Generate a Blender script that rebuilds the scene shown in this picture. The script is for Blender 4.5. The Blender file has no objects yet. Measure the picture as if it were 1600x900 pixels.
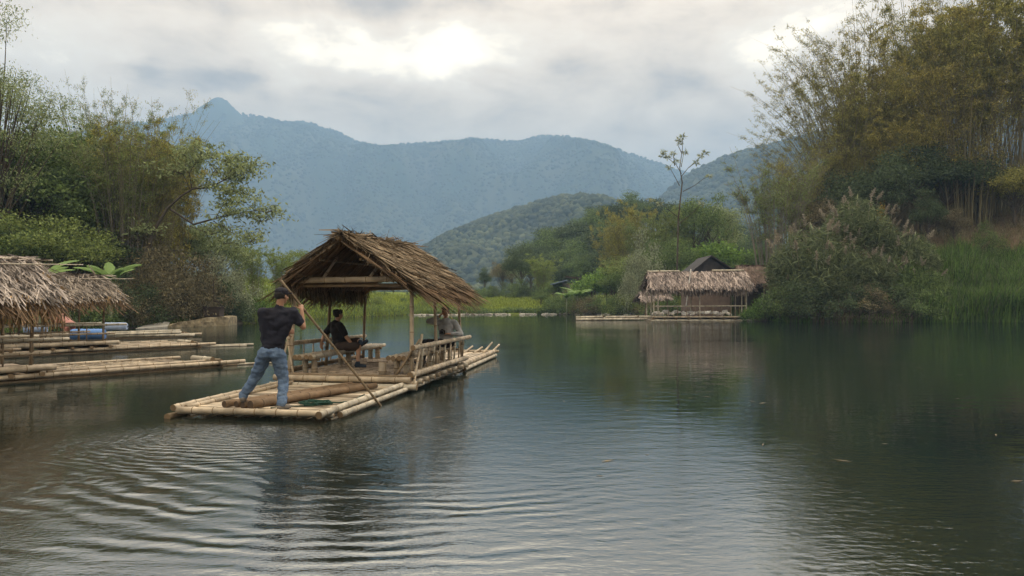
import bpy, math, random
import numpy as np
from mathutils import Vector, Matrix, noise as mnoise

# ------------------------------------------------------------------ scene, camera, light
scene = bpy.context.scene
COL = scene.collection
F_PX, HOR, CAMZ = 1150.0, 470.0, 1.65
cd = bpy.data.cameras.new("camera")
cam = bpy.data.objects.new("camera", cd); COL.objects.link(cam)
cd.sensor_width = 36; cd.lens = 36 * F_PX / 1600.0
cd.shift_y = (HOR - 450) / 1600.0
cd.clip_start = 0.05; cd.clip_end = 20000
cam.location = (0, 0, CAMZ); cam.rotation_euler = (math.radians(90), 0, 0)
scene.camera = cam
scene.view_settings.view_transform = 'Standard'
scene.view_settings.look = 'None'
scene.view_settings.exposure = 0.52
scene.view_settings.gamma = 1.0
scene.cycles.use_denoising = True
scene.cycles.max_bounces = 6
scene.cycles.diffuse_bounces = 2
scene.cycles.glossy_bounces = 3
scene.cycles.transmission_bounces = 3
scene.cycles.transparent_max_bounces = 6
scene.cycles.volume_bounces = 1
scene.cycles.caustics_reflective = False
scene.cycles.caustics_refractive = False

SUN_EL, SUN_AZ = math.radians(56), math.radians(50)     # azimuth from +Y towards +X
sd = bpy.data.lights.new("sun", 'SUN'); sd.energy = 1.5; sd.angle = math.radians(14); sd.color = (1, .94, .85)
sun = bpy.data.objects.new("sun", sd); COL.objects.link(sun)
sun.rotation_euler = (math.radians(90) - SUN_EL, 0, math.pi - SUN_AZ)   # shines from ahead-right, high
sun.location = (0, 0, 40)


class NT:
    def __init__(s, tree): s.t = tree; s.n = tree.nodes; s.l = tree.links
    def new(s, typ, **kw):
        n = s.n.new(typ)
        for k, v in kw.items(): setattr(n, k, v)
        return n
    def link(s, a, b): s.l.new(a, b)
    def val(s, sock, v):
        if isinstance(v, bpy.types.NodeSocket): s.l.new(v, sock)
        else: sock.default_value = v
    def m(s, op, a, b=0.0, c=None, clamp=False):
        n = s.n.new('ShaderNodeMath'); n.operation = op; n.use_clamp = clamp
        s.val(n.inputs[0], a); s.val(n.inputs[1], b)
        if c is not None: s.val(n.inputs[2], c)
        return n.outputs[0]
    def noise(s, vec, scale, detail=3, rough=.5, dist=0.0):
        n = s.n.new('ShaderNodeTexNoise'); n.inputs['Scale'].default_value = scale
        n.inputs['Detail'].default_value = detail; n.inputs['Roughness'].default_value = rough
        n.inputs['Distortion'].default_value = dist
        if vec is not None: s.l.new(vec, n.inputs['Vector'])
        return n.outputs['Fac']
    def ramp(s, fac, stops):
        n = s.n.new('ShaderNodeValToRGB'); s.l.new(fac, n.inputs[0]); e = n.color_ramp.elements
        while len(e) < len(stops): e.new(0.5)
        for el, (p, c) in zip(e, stops): el.position = p; el.color = (*c, 1)
        return n.outputs[0]
    def mix(s, fac, a, b, mode='MIX'):
        n = s.n.new('ShaderNodeMix'); n.data_type = 'RGBA'; n.blend_type = mode
        s.val(n.inputs[0], fac)
        s.val(n.inputs[6], a if isinstance(a, bpy.types.NodeSocket) else (*a, 1))
        s.val(n.inputs[7], b if isinstance(b, bpy.types.NodeSocket) else (*b, 1))
        return n.outputs[2]


world = bpy.data.worlds.new("World"); scene.world = world; world.use_nodes = True
w = NT(world.node_tree); w.n.clear()
out = w.new('ShaderNodeOutputWorld'); bg = w.new('ShaderNodeBackground'); bg.inputs['Strength'].default_value = 0.1
sky = w.new('ShaderNodeTexSky', sky_type='NISHITA'); sky.sun_disc = False
sky.sun_elevation = SUN_EL; sky.sun_rotation = SUN_AZ; sky.air_density = 1; sky.dust_density = 3
tc = w.new('ShaderNodeTexCoord'); sep = w.new('ShaderNodeSeparateXYZ'); w.link(tc.outputs['Generated'], sep.inputs[0])
X, Yd, Z = sep.outputs
az0 = w.m('ARCTAN2', X, Yd)
el0 = w.m('ARCSINE', Z)
# flattened coordinates so cloud bands lie flat
cmb = w.new('ShaderNodeCombineXYZ'); w.val(cmb.inputs[0], az0); w.val(cmb.inputs[1], w.m('MULTIPLY', el0, 2.2)); w.val(cmb.inputs[2], 3.1)
nA = w.noise(cmb.outputs[0], 3.2, 5, .55)
cmb2 = w.new('ShaderNodeCombineXYZ'); w.val(cmb2.inputs[0], az0); w.val(cmb2.inputs[1], w.m('MULTIPLY', el0, 2.0)); w.val(cmb2.inputs[2], 9.7)
nB = w.noise(cmb2.outputs[0], 3.4, 5, .6)
nC = w.noise(cmb2.outputs[0], 8.5, 8, .62, .25)
az = w.m('ADD', az0, w.m('MULTIPLY', w.m('SUBTRACT', nA, .5), .22))
el = w.m('ADD', el0, w.m('MULTIPLY', w.m('SUBTRACT', nB, .5), .14))
fld = w.m('ADD', .50, w.m('MULTIPLY', w.m('SUBTRACT', nC, .5), 1.0))
fld = w.m('ADD', fld, w.m('MULTIPLY', w.m('SUBTRACT', nB, .5), .25))
for (px, py, rx, ry, amp) in [(610, 92, 190, 32, .32), (740, 72, 120, 30, .22), (430, 115, 90, 25, .14), (1195, 100, 80, 55, .30), (1290, 40, 90, 40, .16),
                              (480, 60, 140, 26, .2), (110, 60, 150, 60, .12), (880, 30, 160, 40, .06), (40, 160, 120, 70, .14),
                              (640, 2, 190, 28, -.42), (330, 10, 150, 24, -.16), (1080, 20, 110, 30, -.10), (345, 122, 46, 18, -.42), (235, 128, 38, 15, -.34),
                              (1050, 125, 120, 36, -.15), (900, 110, 60, 20, -.12), (500, 150, 120, 22, -.08), (760, 170, 260, 34, -.10), (1000, 215, 200, 30, -.04), (560, 205, 140, 20, .05), (1080, -40, 200, 30, .12), (620, -165, 800, 105, .60)]:
    a0 = math.atan((px - 800) / F_PX); e0 = math.atan((HOR - py) / F_PX * math.cos(a0))
    dx = w.m('MULTIPLY', w.m('SUBTRACT', az, a0), F_PX / rx); dy = w.m('MULTIPLY', w.m('SUBTRACT', el, e0), F_PX / ry)
    g = w.m('EXPONENT', w.m('MULTIPLY', w.m('ADD', w.m('MULTIPLY', dx, dx), w.m('MULTIPLY', dy, dy)), -1.0))
    fld = w.m('ADD', fld, w.m('MULTIPLY', g, amp))
fld = w.m('ADD', fld, w.m('MULTIPLY', w.m('MULTIPLY', w.m('SUBTRACT', el0, .50), 2.2, clamp=True), .30))
fld = w.m('ADD', fld, w.m('MULTIPLY', w.m('MULTIPLY', w.m('SUBTRACT', w.m('ABSOLUTE', az0), 1.1), 1.2, clamp=True), .16))
K = 10.0
cloud = w.ramp(fld, [(0.0, (.46, .325, .205)), (.25, (.78, .57, .355)), (.42, (1.17, .87, .545)), (.58, (1.45, 1.11, .73)), (.74, (1.6, 1.29, .90)), (.95, (2.5, 2.1, 1.5))])
cl10 = w.mix(1.0, cloud, (K, K, K), 'MULTIPLY')
w.link(w.mix(.96, sky.outputs[0], cl10), bg.inputs['Color'])
w.link(bg.outputs[0], out.inputs['Surface'])

# ------------------------------------------------------------------ helpers
rng = np.random.default_rng(7)
random.seed(7)


def P(px, py, Y):
    return Vector(((px - 800) / F_PX * Y, Y, CAMZ + (HOR - py) / F_PX * Y))


def G(px, Y, z=0.0):
    return Vector(((px - 800) / F_PX * Y, Y, z))


def material(name, col, var=.25, rough=.75, nscale=4.0, nvar=.25, island=True, transl=0.0, bump=0.0, bscale=30, spec=.3, col2=None, stretch=None):
    m = bpy.data.materials.new(name); m.use_nodes = True
    t = NT(m.node_tree); t.n.clear()
    o = t.new('ShaderNodeOutputMaterial'); p = t.new('ShaderNodeBsdfPrincipled')
    p.inputs['Roughness'].default_value = rough; p.inputs['Specular IOR Level'].default_value = spec
    tcn = t.new('ShaderNodeTexCoord'); vec = tcn.outputs['Object']
    if stretch:
        mp = t.new('ShaderNodeMapping'); mp.inputs['Scale'].default_value = stretch; t.link(vec, mp.inputs['Vector']); vec = mp.outputs[0]
    c = col
    if island:
        geo = t.new('ShaderNodeNewGeometry')
        lo = tuple(x * (1 - var) for x in col); hi = tuple(min(1, x * (1 + var)) for x in (col2 or col))
        c = t.mix(geo.outputs['Random Per Island'], lo, hi)
    n = t.noise(vec, nscale, 4, .6)
    n2 = t.m('MULTIPLY_ADD', t.m('SUBTRACT', n, .5), 4 * nvar, 1.0)
    cb = t.new('ShaderNodeCombineXYZ')
    for i in range(3): t.link(n2, cb.inputs[i])
    c = t.mix(1.0, c, cb.outputs[0], 'MULTIPLY')
    t.link(c, p.inputs['Base Color'])
    sh = p.outputs[0]
    if bump:
        b = t.new('ShaderNodeBump'); b.inputs['Strength'].default_value = 1; b.inputs['Distance'].default_value = bump
        t.link(t.noise(vec, bscale, 4, .6), b.inputs['Height']); t.link(b.outputs[0], p.inputs['Normal'])
    if transl:
        tr = t.new('ShaderNodeBsdfTranslucent'); t.link(c, tr.inputs['Color'])
        mx = t.new('ShaderNodeMixShader'); mx.inputs[0].default_value = transl
        t.link(sh, mx.inputs[1]); t.link(tr.outputs[0], mx.inputs[2]); sh = mx.outputs[0]
    t.link(sh, o.inputs['Surface'])
    return m


M = {}
M['bamboo'] = material('bamboo', (.29, .23, .165), .42, .55, 3.2, .6, col2=(.40, .335, .25), bump=.004, bscale=25)
M['bamboo_node_hollow'] = material('bamboo_node_hollow', (.17, .12, .07), .2, .8)
M['bamboo_grey'] = material('bamboo_grey', (.31, .27, .21), .35, .7, 3.5, .55, col2=(.46, .42, .34), bump=.004)
M['bamboo_dark'] = material('bamboo_dark', (.20, .15, .095), .3, .7, 5, .3, bump=.004)
M['log_brown'] = material('log_brown', (.17, .115, .07), .2, .8, 6, .35, bump=.008, bscale=20)
M['log_end'] = material('log_end', (.07, .05, .035), .2, .9)
M['mat_deck'] = material('mat_deck', (.35, .27, .20), .35, .7, 1.6, .5, col2=(.44, .36, .27))
M['thatch'] = material('thatch', (.125, .092, .058), .70, .95, 2.0, .45, col2=(.20, .155, .105))
M['thatch_under'] = material('thatch_under', (.13, .085, .05), .5, .9, 3, .3)
M['thatch_grey'] = material('thatch_grey', (.17, .14, .12), .80, .95, 2.0, .55, col2=(.26, .225, .20))
M['thatch_fringe'] = material('thatch_fringe', (.36, .24, .12), .6, .9, 2.5, .35, col2=(.46, .32, .17))
M['thatch_far'] = material('thatch_far', (.19, .15, .13), .70, .95, 1.2, .5, col2=(.30, .25, .225))
M['skin'] = material('skin', (.48, .29, .20), 0, .55, 8, .08, island=False)
M['skin_tan'] = material('skin_tan', (.33, .185, .12), 0, .55, 8, .08, island=False)
M['hair'] = material('hair', (.012, .010, .009), 0, .6, 60, .3, island=False, bump=.004, bscale=90)
M['navy_shirt'] = material('navy_shirt', (.016, .017, .028), 0, .9, 5, .2, island=False, bump=.01, bscale=9)
M['black_shirt'] = material('black_shirt', (.012, .011, .012), 0, .9, 5, .2, island=False, bump=.01, bscale=9)
M['grey_sweater'] = material('grey_sweater', (.38, .39, .41), 0, .95, 5, .15, island=False, bump=.012, bscale=9)
M['brown_shorts'] = material('brown_shorts', (.06, .045, .038), 0, .9, 5, .2, island=False, bump=.01, bscale=9)
M['dark_trousers'] = material('dark_trousers', (.02, .018, .02), 0, .9, 5, .2, island=False, bump=.01, bscale=9)
M['cap_navy'] = material('cap_navy', (.014, .014, .022), 0, .85, 9, .2, island=False)
M['shoe_grey'] = material('shoe_grey', (.17, .15, .13), 0, .8, 12, .3, island=False)
M['shoe_blue'] = material('shoe_blue', (.03, .045, .07), 0, .6, 12, .3, island=False)
M['sole'] = material('sole', (.04, .04, .04), 0, .8, 12, .2, island=False)
M['black_plastic'] = material('black_plastic', (.012, .012, .013), 0, .35, 12, .1, island=False, spec=.5)
M['glass_lens'] = material('glass_lens', (.01, .01, .02), 0, .08, 12, .1, island=False, spec=.8)
M['eye'] = material('eye', (.03, .02, .015), 0, .3, 12, .1, island=False)
M['lip'] = material('lip', (.26, .10, .085), 0, .5, 12, .1, island=False)
M['rope_green'] = material('rope_green', (.012, .05, .035), 0, .8, 30, .3, island=False)
M['rope_tan'] = material('rope_tan', (.08, .06, .04), .2, .9, 30, .3)
M['blue_barrel'] = material('blue_barrel', (.10, .22, .50), 0, .45, 5, .25, island=False)
M['paleblue_barrel'] = material('paleblue_barrel', (.30, .38, .55), 0, .5, 5, .25, island=False)
M['pink_pipe'] = material('pink_pipe', (.42, .20, .17), 0, .6, 5, .3, island=False)
M['stone'] = material('stone', (.24, .20, .13), .25, .95, 2.6, .7, bump=.15, bscale=3)
M['pebble'] = material('pebble', (.30, .28, .24), .5, .9, 6, .3, col2=(.40, .38, .34))
M['dark_wood'] = material('dark_wood', (.05, .038, .03), .2, .9, 5, .3)
M['grey_board'] = material('grey_board', (.055, .052, .055), .2, .9, 2, .4)
M['thatch_weathered'] = material('thatch_weathered', (.14, .115, .095), .80, .95, 2.0, .55, col2=(.21, .18, .15))
M['brown_thatch'] = material('brown_thatch', (.17, .125, .10), .35, .95, 2, .35)
M['white_cloth'] = material('white_cloth', (.62, .60, .57), .35, .9, 6, .25)
M['blue_roof'] = material('blue_roof', (.20, .26, .42), 0, .6, 6, .2, island=False)
M['plaster'] = material('plaster', (.30, .25, .21), 0, .9, 6, .2, island=False)


def jeans_mat():
    m = bpy.data.materials.new('jeans'); m.use_nodes = True; t = NT(m.node_tree)
    p = t.n['Principled BSDF']; p.inputs['Roughness'].default_value = .9; p.inputs['Specular IOR Level'].default_value = .15
    tcn = t.new('ShaderNodeTexCoord'); mp = t.new('ShaderNodeMapping'); mp.inputs['Scale'].default_value = (5, 5, 7); t.link(tcn.outputs['Object'], mp.inputs[0])
    n = t.noise(mp.outputs[0], 2.4, 5, .65)
    t.link(t.ramp(n, [(.32, (.085, .13, .225)), (.5, (.12, .18, .285)), (.72, (.165, .23, .335))]), p.inputs['Base Color'])
    b = t.new('ShaderNodeBump'); b.inputs['Distance'].default_value = .03; t.link(t.noise(mp.outputs[0], 2.6, 4), b.inputs['Height']); t.link(b.outputs[0], p.inputs['Normal'])
    return m


M['jeans'] = jeans_mat()


def leafmat(name, c, c2=None, var=.4, transl=.35):
    c2 = c2 or tuple(x * 1.15 for x in c); g = 1.3 if name.startswith('leaf_') and name not in ('leaf_yellow', 'leaf_bright') else 1.0
    c = tuple(x * g for x in c); c2 = tuple(x * g for x in c2)
    M[name] = material(name, c, var, .6, .35, .22, True, transl, col2=c2 or tuple(x * 1.15 for x in c), spec=.2)


leafmat('leaf_bamboo_olive', (.15,.155,.045), (.24,.23,.06))
leafmat('leaf_bamboo_green', (.10,.14,.045), (.17,.21,.065))
leafmat('leaf_bamboo_rust', (.175,.16,.045), (.27,.24,.06))
leafmat('leaf_bamboo_bright', (0.128, 0.169, 0.043), (0.189, 0.243, 0.061))
leafmat('leaf_dark', (0.041, 0.061, 0.03), (0.074, 0.101, 0.047))
leafmat('leaf_mid', (0.068, 0.105, 0.035), (0.115, 0.162, 0.054))
leafmat('leaf_bright', (0.115, 0.203, 0.041), (0.176, 0.284, 0.061))
leafmat('leaf_pale', (0.149, 0.169, 0.101), (0.243, 0.27, 0.176))
leafmat('leaf_feather', (.13,.165,.075), (.22,.26,.12))
leafmat('leaf_dry', (.095,.085,.05), (.16,.14,.08))
leafmat('leaf_yellow', (0.28, 0.19, 0.03), (0.4, 0.28, 0.05))
leafmat('reed_green', (0.095, 0.121, 0.054), (0.162, 0.196, 0.095))
leafmat('reed_dry', (0.15, 0.12, 0.075), (0.23, 0.19, 0.13))
leafmat('plume', (.27,.24,.18), (.42,.37,.29), var=.3)
leafmat('grass_bright', (.055, .115, .028), (.135, .225, .05))
leafmat('grass_meadow', (.16,.215,.035), (.25,.30,.05))
leafmat('banana_leaf', (0.135, 0.23, 0.068), (0.216, 0.324, 0.108), transl=.4)
M['culm'] = material('culm', (.13, .118, .06), .45, .6, 1.0, .3, col2=(.16, .14, .075))
M['culm_grey'] = material('culm_grey', (.16, .145, .115), .4, .6, 1.0, .3)
M['bark'] = material('bark', (.085, .070, .052), .2, .9, 2.0, .4)
M['bark_pale'] = material('bark_pale', (.30, .27, .22), .1, .9, 2.0, .3)


def link(o, parent=None):
    COL.objects.link(o)
    if parent is not None: o.parent = parent
    return o


def tag(o, label=None, cat=None, group=None, kind=None):
    if label: o['label'] = label
    if cat: o['category'] = cat
    if group: o['group'] = group
    if kind: o['kind'] = kind
    return o


def empty(name, loc=(0, 0, 0), rz=0.0, **kw):
    o = bpy.data.objects.new(name, None); COL.objects.link(o); o.location = loc; o.rotation_euler = (0, 0, rz); o.empty_display_size = .2
    return tag(o, **kw)


class MB:
    """collects geometry; build() links it as one mesh object"""
    def __init__(s): s.v = []; s.f = []; s.mi = []
    def add(s, verts, faces, mi=0):
        b = len(s.v); s.v += [tuple(x) for x in verts]
        for k, f in enumerate(faces):
            s.f.append(tuple(b + i for i in f)); s.mi.append(mi[k] if isinstance(mi, (list, tuple)) else mi)
    def box(s, c, sx, sy, sz, R=None, mi=0):
        R = R or Matrix.Identity(3); c = Vector(c)
        vs = [c + R @ Vector((x * sx / 2, y * sy / 2, z * sz / 2)) for x in (-1, 1) for y in (-1, 1) for z in (-1, 1)]
        s.add(vs, [(0, 1, 3, 2), (4, 6, 7, 5), (0, 4, 5, 1), (2, 3, 7, 6), (0, 2, 6, 4), (1, 5, 7, 3)], mi)
    def tube(s, pts, radii, n=8, mi=0, capmi=None, cap=True):
        pts = [Vector(p) for p in pts]; rings = []
        capmi = mi if capmi is None else capmi
        if not isinstance(radii, (list, tuple)): radii = [radii] * len(pts)
        vs = []; fs = []; ms = []
        up = Vector((0, 0, 1)); prev = None
        for i, p in enumerate(pts):
            d = (pts[min(i + 1, len(pts) - 1)] - pts[max(i - 1, 0)]).normalized()
            if prev is None:
                a = d.cross(up)
                if a.length < .2: a = d.cross(Vector((1, 0, 0)))
            else: a = prev - d * prev.dot(d)
            a.normalize(); prev = a; b = d.cross(a)
            for k in range(n):
                t = 2 * math.pi * k / n
                vs.append(p + (a * math.cos(t) + b * math.sin(t)) * radii[i])
        for i in range(len(pts) - 1):
            m = mi[i] if isinstance(mi, list) else mi
            for k in range(n):
                fs.append((i * n + k, i * n + (k + 1) % n, (i + 1) * n + (k + 1) % n, (i + 1) * n + k)); ms.append(m)
        if cap:
            fs.append(tuple(reversed(range(n)))); ms.append(capmi if not isinstance(capmi, list) else 0)
            fs.append(tuple((len(pts) - 1) * n + k for k in range(n))); ms.append(capmi if not isinstance(capmi, list) else 0)
        s.add(vs, fs, ms)
    def culm(s, p0, p1, r, step=.34, n=9, taper=.9, sag=0.0, seed=None):
        """a bamboo pole with swollen dark nodes; slot 0 = bamboo, slot 1 = node / end cap, dark for the shaded hollow"""
        p0 = Vector(p0); p1 = Vector(p1); L = (p1 - p0).length
        k = max(1, int(L / step)); off = random.uniform(.2, .8)
        pts, rr, mm = [], [], []
        def q(t):
            p = p0.lerp(p1, t); p.z += -sag * 4 * t * (1 - t); return p
        def R(t): return r * (1 - (1 - taper) * t)
        pts.append(q(0)); rr.append(R(0))
        for i in range(k):
            c = (i + off) / k; e = .012 / L
            if c - 3 * e < 0.01 or c + 3 * e > .99: continue
            mm.append(0); pts.append(q(c - 2 * e)); rr.append(R(c) * .97)
            mm.append(0); pts.append(q(c - .6 * e)); rr.append(R(c) * 1.10)
            mm.append(1); pts.append(q(c + .6 * e)); rr.append(R(c) * 1.10)
            mm.append(0); pts.append(q(c + 2 * e)); rr.append(R(c) * .97)
        mm.append(0); pts.append(q(1)); rr.append(R(1))
        b = len(s.v); s.tube(pts, rr, n, mm, [1], cap=False)
        nn = len(pts)
        s.f.append(tuple(b + i for i in reversed(range(n)))); s.mi.append(1)  # flat caps coloured dark to stand for the shade inside the hollow
        s.f.append(tuple(b + (nn - 1) * n + i for i in range(n))); s.mi.append(1)
    def build(s, name, mats, parent=None, smooth=True):
        me = bpy.data.meshes.new(name)
        me.from_pydata(s.v, [], s.f)
        if not isinstance(mats, (list, tuple)): mats = [mats]
        for m in mats: me.materials.append(m)
        me.polygons.foreach_set('material_index', [min(i, len(mats) - 1) for i in s.mi])
        me.polygons.foreach_set('use_smooth', [smooth and len(f) <= 4 for f in s.f])
        me.update()
        return link(bpy.data.objects.new(name, me), parent)


BAM = [M['bamboo'], M['bamboo_node_hollow']]
BAMG = [M['bamboo_grey'], M['bamboo_node_hollow']]
BAMD = [M['bamboo_dark'], M['bamboo_node_hollow']]


def quads_mesh(name, V, mat, parent=None, nper=4, mi=None, mats=None, smooth=False):
    """V: (N, nper, 3) array of separate faces -> one mesh object"""
    V = np.asarray(V, dtype=np.float32); N = V.shape[0]
    me = bpy.data.meshes.new(name)
    me.vertices.add(N * nper); me.vertices.foreach_set('co', V.reshape(-1))
    me.loops.add(N * nper); me.loops.foreach_set('vertex_index', np.arange(N * nper, dtype=np.int32))
    me.polygons.add(N); me.polygons.foreach_set('loop_start', np.arange(N, dtype=np.int32) * nper)
    me.polygons.foreach_set('loop_total', np.full(N, nper, dtype=np.int32))
    for m in (mats or [mat]): me.materials.append(m)
    if mi is not None: me.polygons.foreach_set('material_index', np.asarray(mi, dtype=np.int32))
    me.update(); me.validate()
    return link(bpy.data.objects.new(name, me), parent)


def unit(a): return a / (np.linalg.norm(a, axis=-1, keepdims=True) + 1e-9)


def leaves(c, L, W, droop=.3, flat=0.0, D=None):
    """diamond leaves at centres c"""
    n = len(c)
    d = rng.normal(size=(n, 3)) if D is None else D + rng.normal(size=(n, 3)) * .45
    d[:, 2] -= droop; d = unit(d)
    s = rng.normal(size=(n, 3))
    if flat: s[:, 2] *= (1 - flat)
    s = unit(np.cross(d, s))
    l = (L * rng.uniform(.6, 1.35, n))[:, None]; w_ = (W * rng.uniform(.7, 1.3, n))[:, None]
    return np.stack([c - d * l / 2, c + s * w_ / 2, c + d * l / 2, c - s * w_ / 2], 1)


def strip(a, b, wd, rand=True):
    """thin quads from a to b"""
    d = unit(b - a); s = unit(np.cross(d, rng.normal(size=a.shape)))
    w_ = np.asarray(wd).reshape(-1, 1) / 2
    return np.stack([a - s * w_, a + s * w_, b + s * w_ * .5, b - s * w_ * .5], 1)


# ------------------------------------------------------------------ terrain
def hash2(ix, iy, seed):
    h = (ix * 374761393 + iy * 668265263 + seed * 1442695041) & 0xffffffff
    h = ((h ^ (h >> 13)) * 1274126177) & 0xffffffff
    return ((h ^ (h >> 16)) & 0xffff) / 65535.0


def vnoise(x, y, seed=0):
    x = np.asarray(x, float); y = np.asarray(y, float)
    ix = np.floor(x).astype(np.int64); iy = np.floor(y).astype(np.int64); fx = x - ix; fy = y - iy
    fx = fx * fx * (3 - 2 * fx); fy = fy * fy * (3 - 2 * fy)
    a = hash2(ix, iy, seed); b = hash2(ix + 1, iy, seed); c = hash2(ix, iy + 1, seed); d = hash2(ix + 1, iy + 1, seed)
    return (a * (1 - fx) + b * fx) * (1 - fy) + (c * (1 - fx) + d * fx) * fy - .5


def fbm(x, y, seed=0, o=4):
    r = 0; a = 1.0
    for k in range(o): r = r + a * vnoise(x * 2 ** k, y * 2 ** k, seed + k); a *= .5
    return r


SH_PX = [-3000, -600, -200, 0, 100, 200, 300, 400, 470, 560, 640, 800, 900, 1000, 1100, 1170, 1230, 1320, 1400, 1600, 2000, 4000]
SH_Y = [12, 22, 29, 35, 38, 44, 49, 54, 63, 74, 85, 90, 90, 84, 76, 64, 57.5, 55.5, 55, 56, 50, 30]
RID = {
    'A': (3200, 620, [(-2500, 300), (-600, 250), (0, 226), (150, 200), (250, 186), (290, 178), (312, 166), (326, 156), (333, 150), (341, 147), (349, 149), (360, 162), (378, 177), (400, 180), (440, 188), (480, 190), (520, 203), (560, 220), (590, 226), (640, 224), (700, 220), (740, 215), (800, 220), (840, 212), (880, 211), (930, 220), (980, 237), (1020, 251), (1060, 265), (1100, 275), (1200, 300), (1400, 330), (4000, 340)]),
    'B': (1500, 330, [(-2500, 470), (850, 470), (950, 400), (1000, 345), (1040, 302), (1080, 270), (1130, 246), (1200, 226), (1300, 200), (1400, 185), (1600, 160), (2200, 120), (4000, 140)]),
    'C': (980, 210, [(-2500, 430), (-300, 400), (200, 415), (500, 445), (560, 440), (620, 415), (660, 387), (700, 364), (760, 340), (820, 320), (880, 305), (930, 309), (960, 316), (1040, 336), (1200, 350), (1500, 350), (4000, 380)]),
    'D': (215, 60, [(-2500, 470), (700, 470), (780, 462), (830, 430), (880, 402), (940, 372), (1000, 358), (1060, 356), (1130, 375), (1180, 395), (1250, 380), (1400, 330), (1600, 300), (4000, 300)]),
}


def terrain(x, y):
    x = np.asarray(x, float); y = np.asarray(y, float)
    r = np.hypot(x, y); th = np.arctan2(x, y); at = np.abs(th)
    c = np.maximum(np.cos(th), .30)
    Yf = r * c
    px = 800 + F_PX * np.tan(np.clip(th, -1.25, 1.25))
    Ys = np.interp(px, SH_PX, SH_Y)
    k = np.clip((at - 1.2) / .6, 0, 1); k = k * k * (3 - 2 * k)
    rs = (Ys / c) * (1 - k) + 1.3 * k
    rs = rs + fbm(x / 6., y / 6., 5, 3) * np.minimum(2.4, rs * .04)
    s = r - rs
    slope = np.interp(px, [-600, 0, 350, 500, 1120, 1230, 1330, 1450, 1700, 2500], [.22, .16, .10, .10, .08, .16, .32, .50, .60, .5])
    cap = np.interp(px, [0, 400, 500, 1100, 1250, 1450, 2500], [14, 8, 3.4, 3.0, 18, 30, 34])
    up = np.maximum(s - 2.5, 0)
    h = np.where(s < 0, np.maximum(-1.6, s * .35), .35 * (1 - np.exp(-np.maximum(s, 0) * .9)))
    hh = cap * (1 - np.exp(-up * slope / cap))
    hh = hh * np.exp(-np.maximum(Yf - 260, 0) / 180)
    h = h + hh * (1 - .0 * k)
    # small bluff carrying the reeds
    h = h + 2.6 * np.exp(-((px - 1330) / 75) ** 2 - ((Yf - 63) / 5.0) ** 2) * (s > 0)
    h = h + np.clip(s / 12, 0, 1) * fbm(x / 9., y / 9., 11, 4) * 1.1 * np.clip(slope * 4 + .15, 0, 1)
    big = np.zeros_like(h)
    for key, (Yr, wd, prof) in RID.items():
        pp = np.interp(px, [a for a, _ in prof], [b for _, b in prof])
        H = (HOR - pp) / F_PX * Yr
        front = np.clip((Yf - (Yr - wd * (2.6 if key != 'D' else 1.6))) / (wd * (2.6 if key != 'D' else 1.6)), 0, 1)
        back = np.clip(1 - (Yf - Yr) / (wd * 3), 0, 1)
        prof_s = np.where(Yf < Yr, front ** 1.25 * (1.0), back * back * (3 - 2 * back))
        rid = fbm(x / (wd * .5), y / (wd * .9), 21, 4)
        hk = H * prof_s + rid * H * .50 * np.sin(np.clip(front, 0, 1) * math.pi) * (Yf < Yr)
        hk = np.where(Yf < Yr, np.minimum(hk, H * np.clip(Yf / Yr, 0, 1) * .988), hk)
        hk = hk + 0 * H * .09 * np.abs(fbm(x / (wd * .16), y / (wd * .25), 31, 3)) * prof_s * (prof_s < .95)
        big = np.maximum(big, hk)
    return np.where((big > h) & (s > 2), big, h)


def H(x, y): return float(terrain(np.array([x]), np.array([y]))[0])


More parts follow.
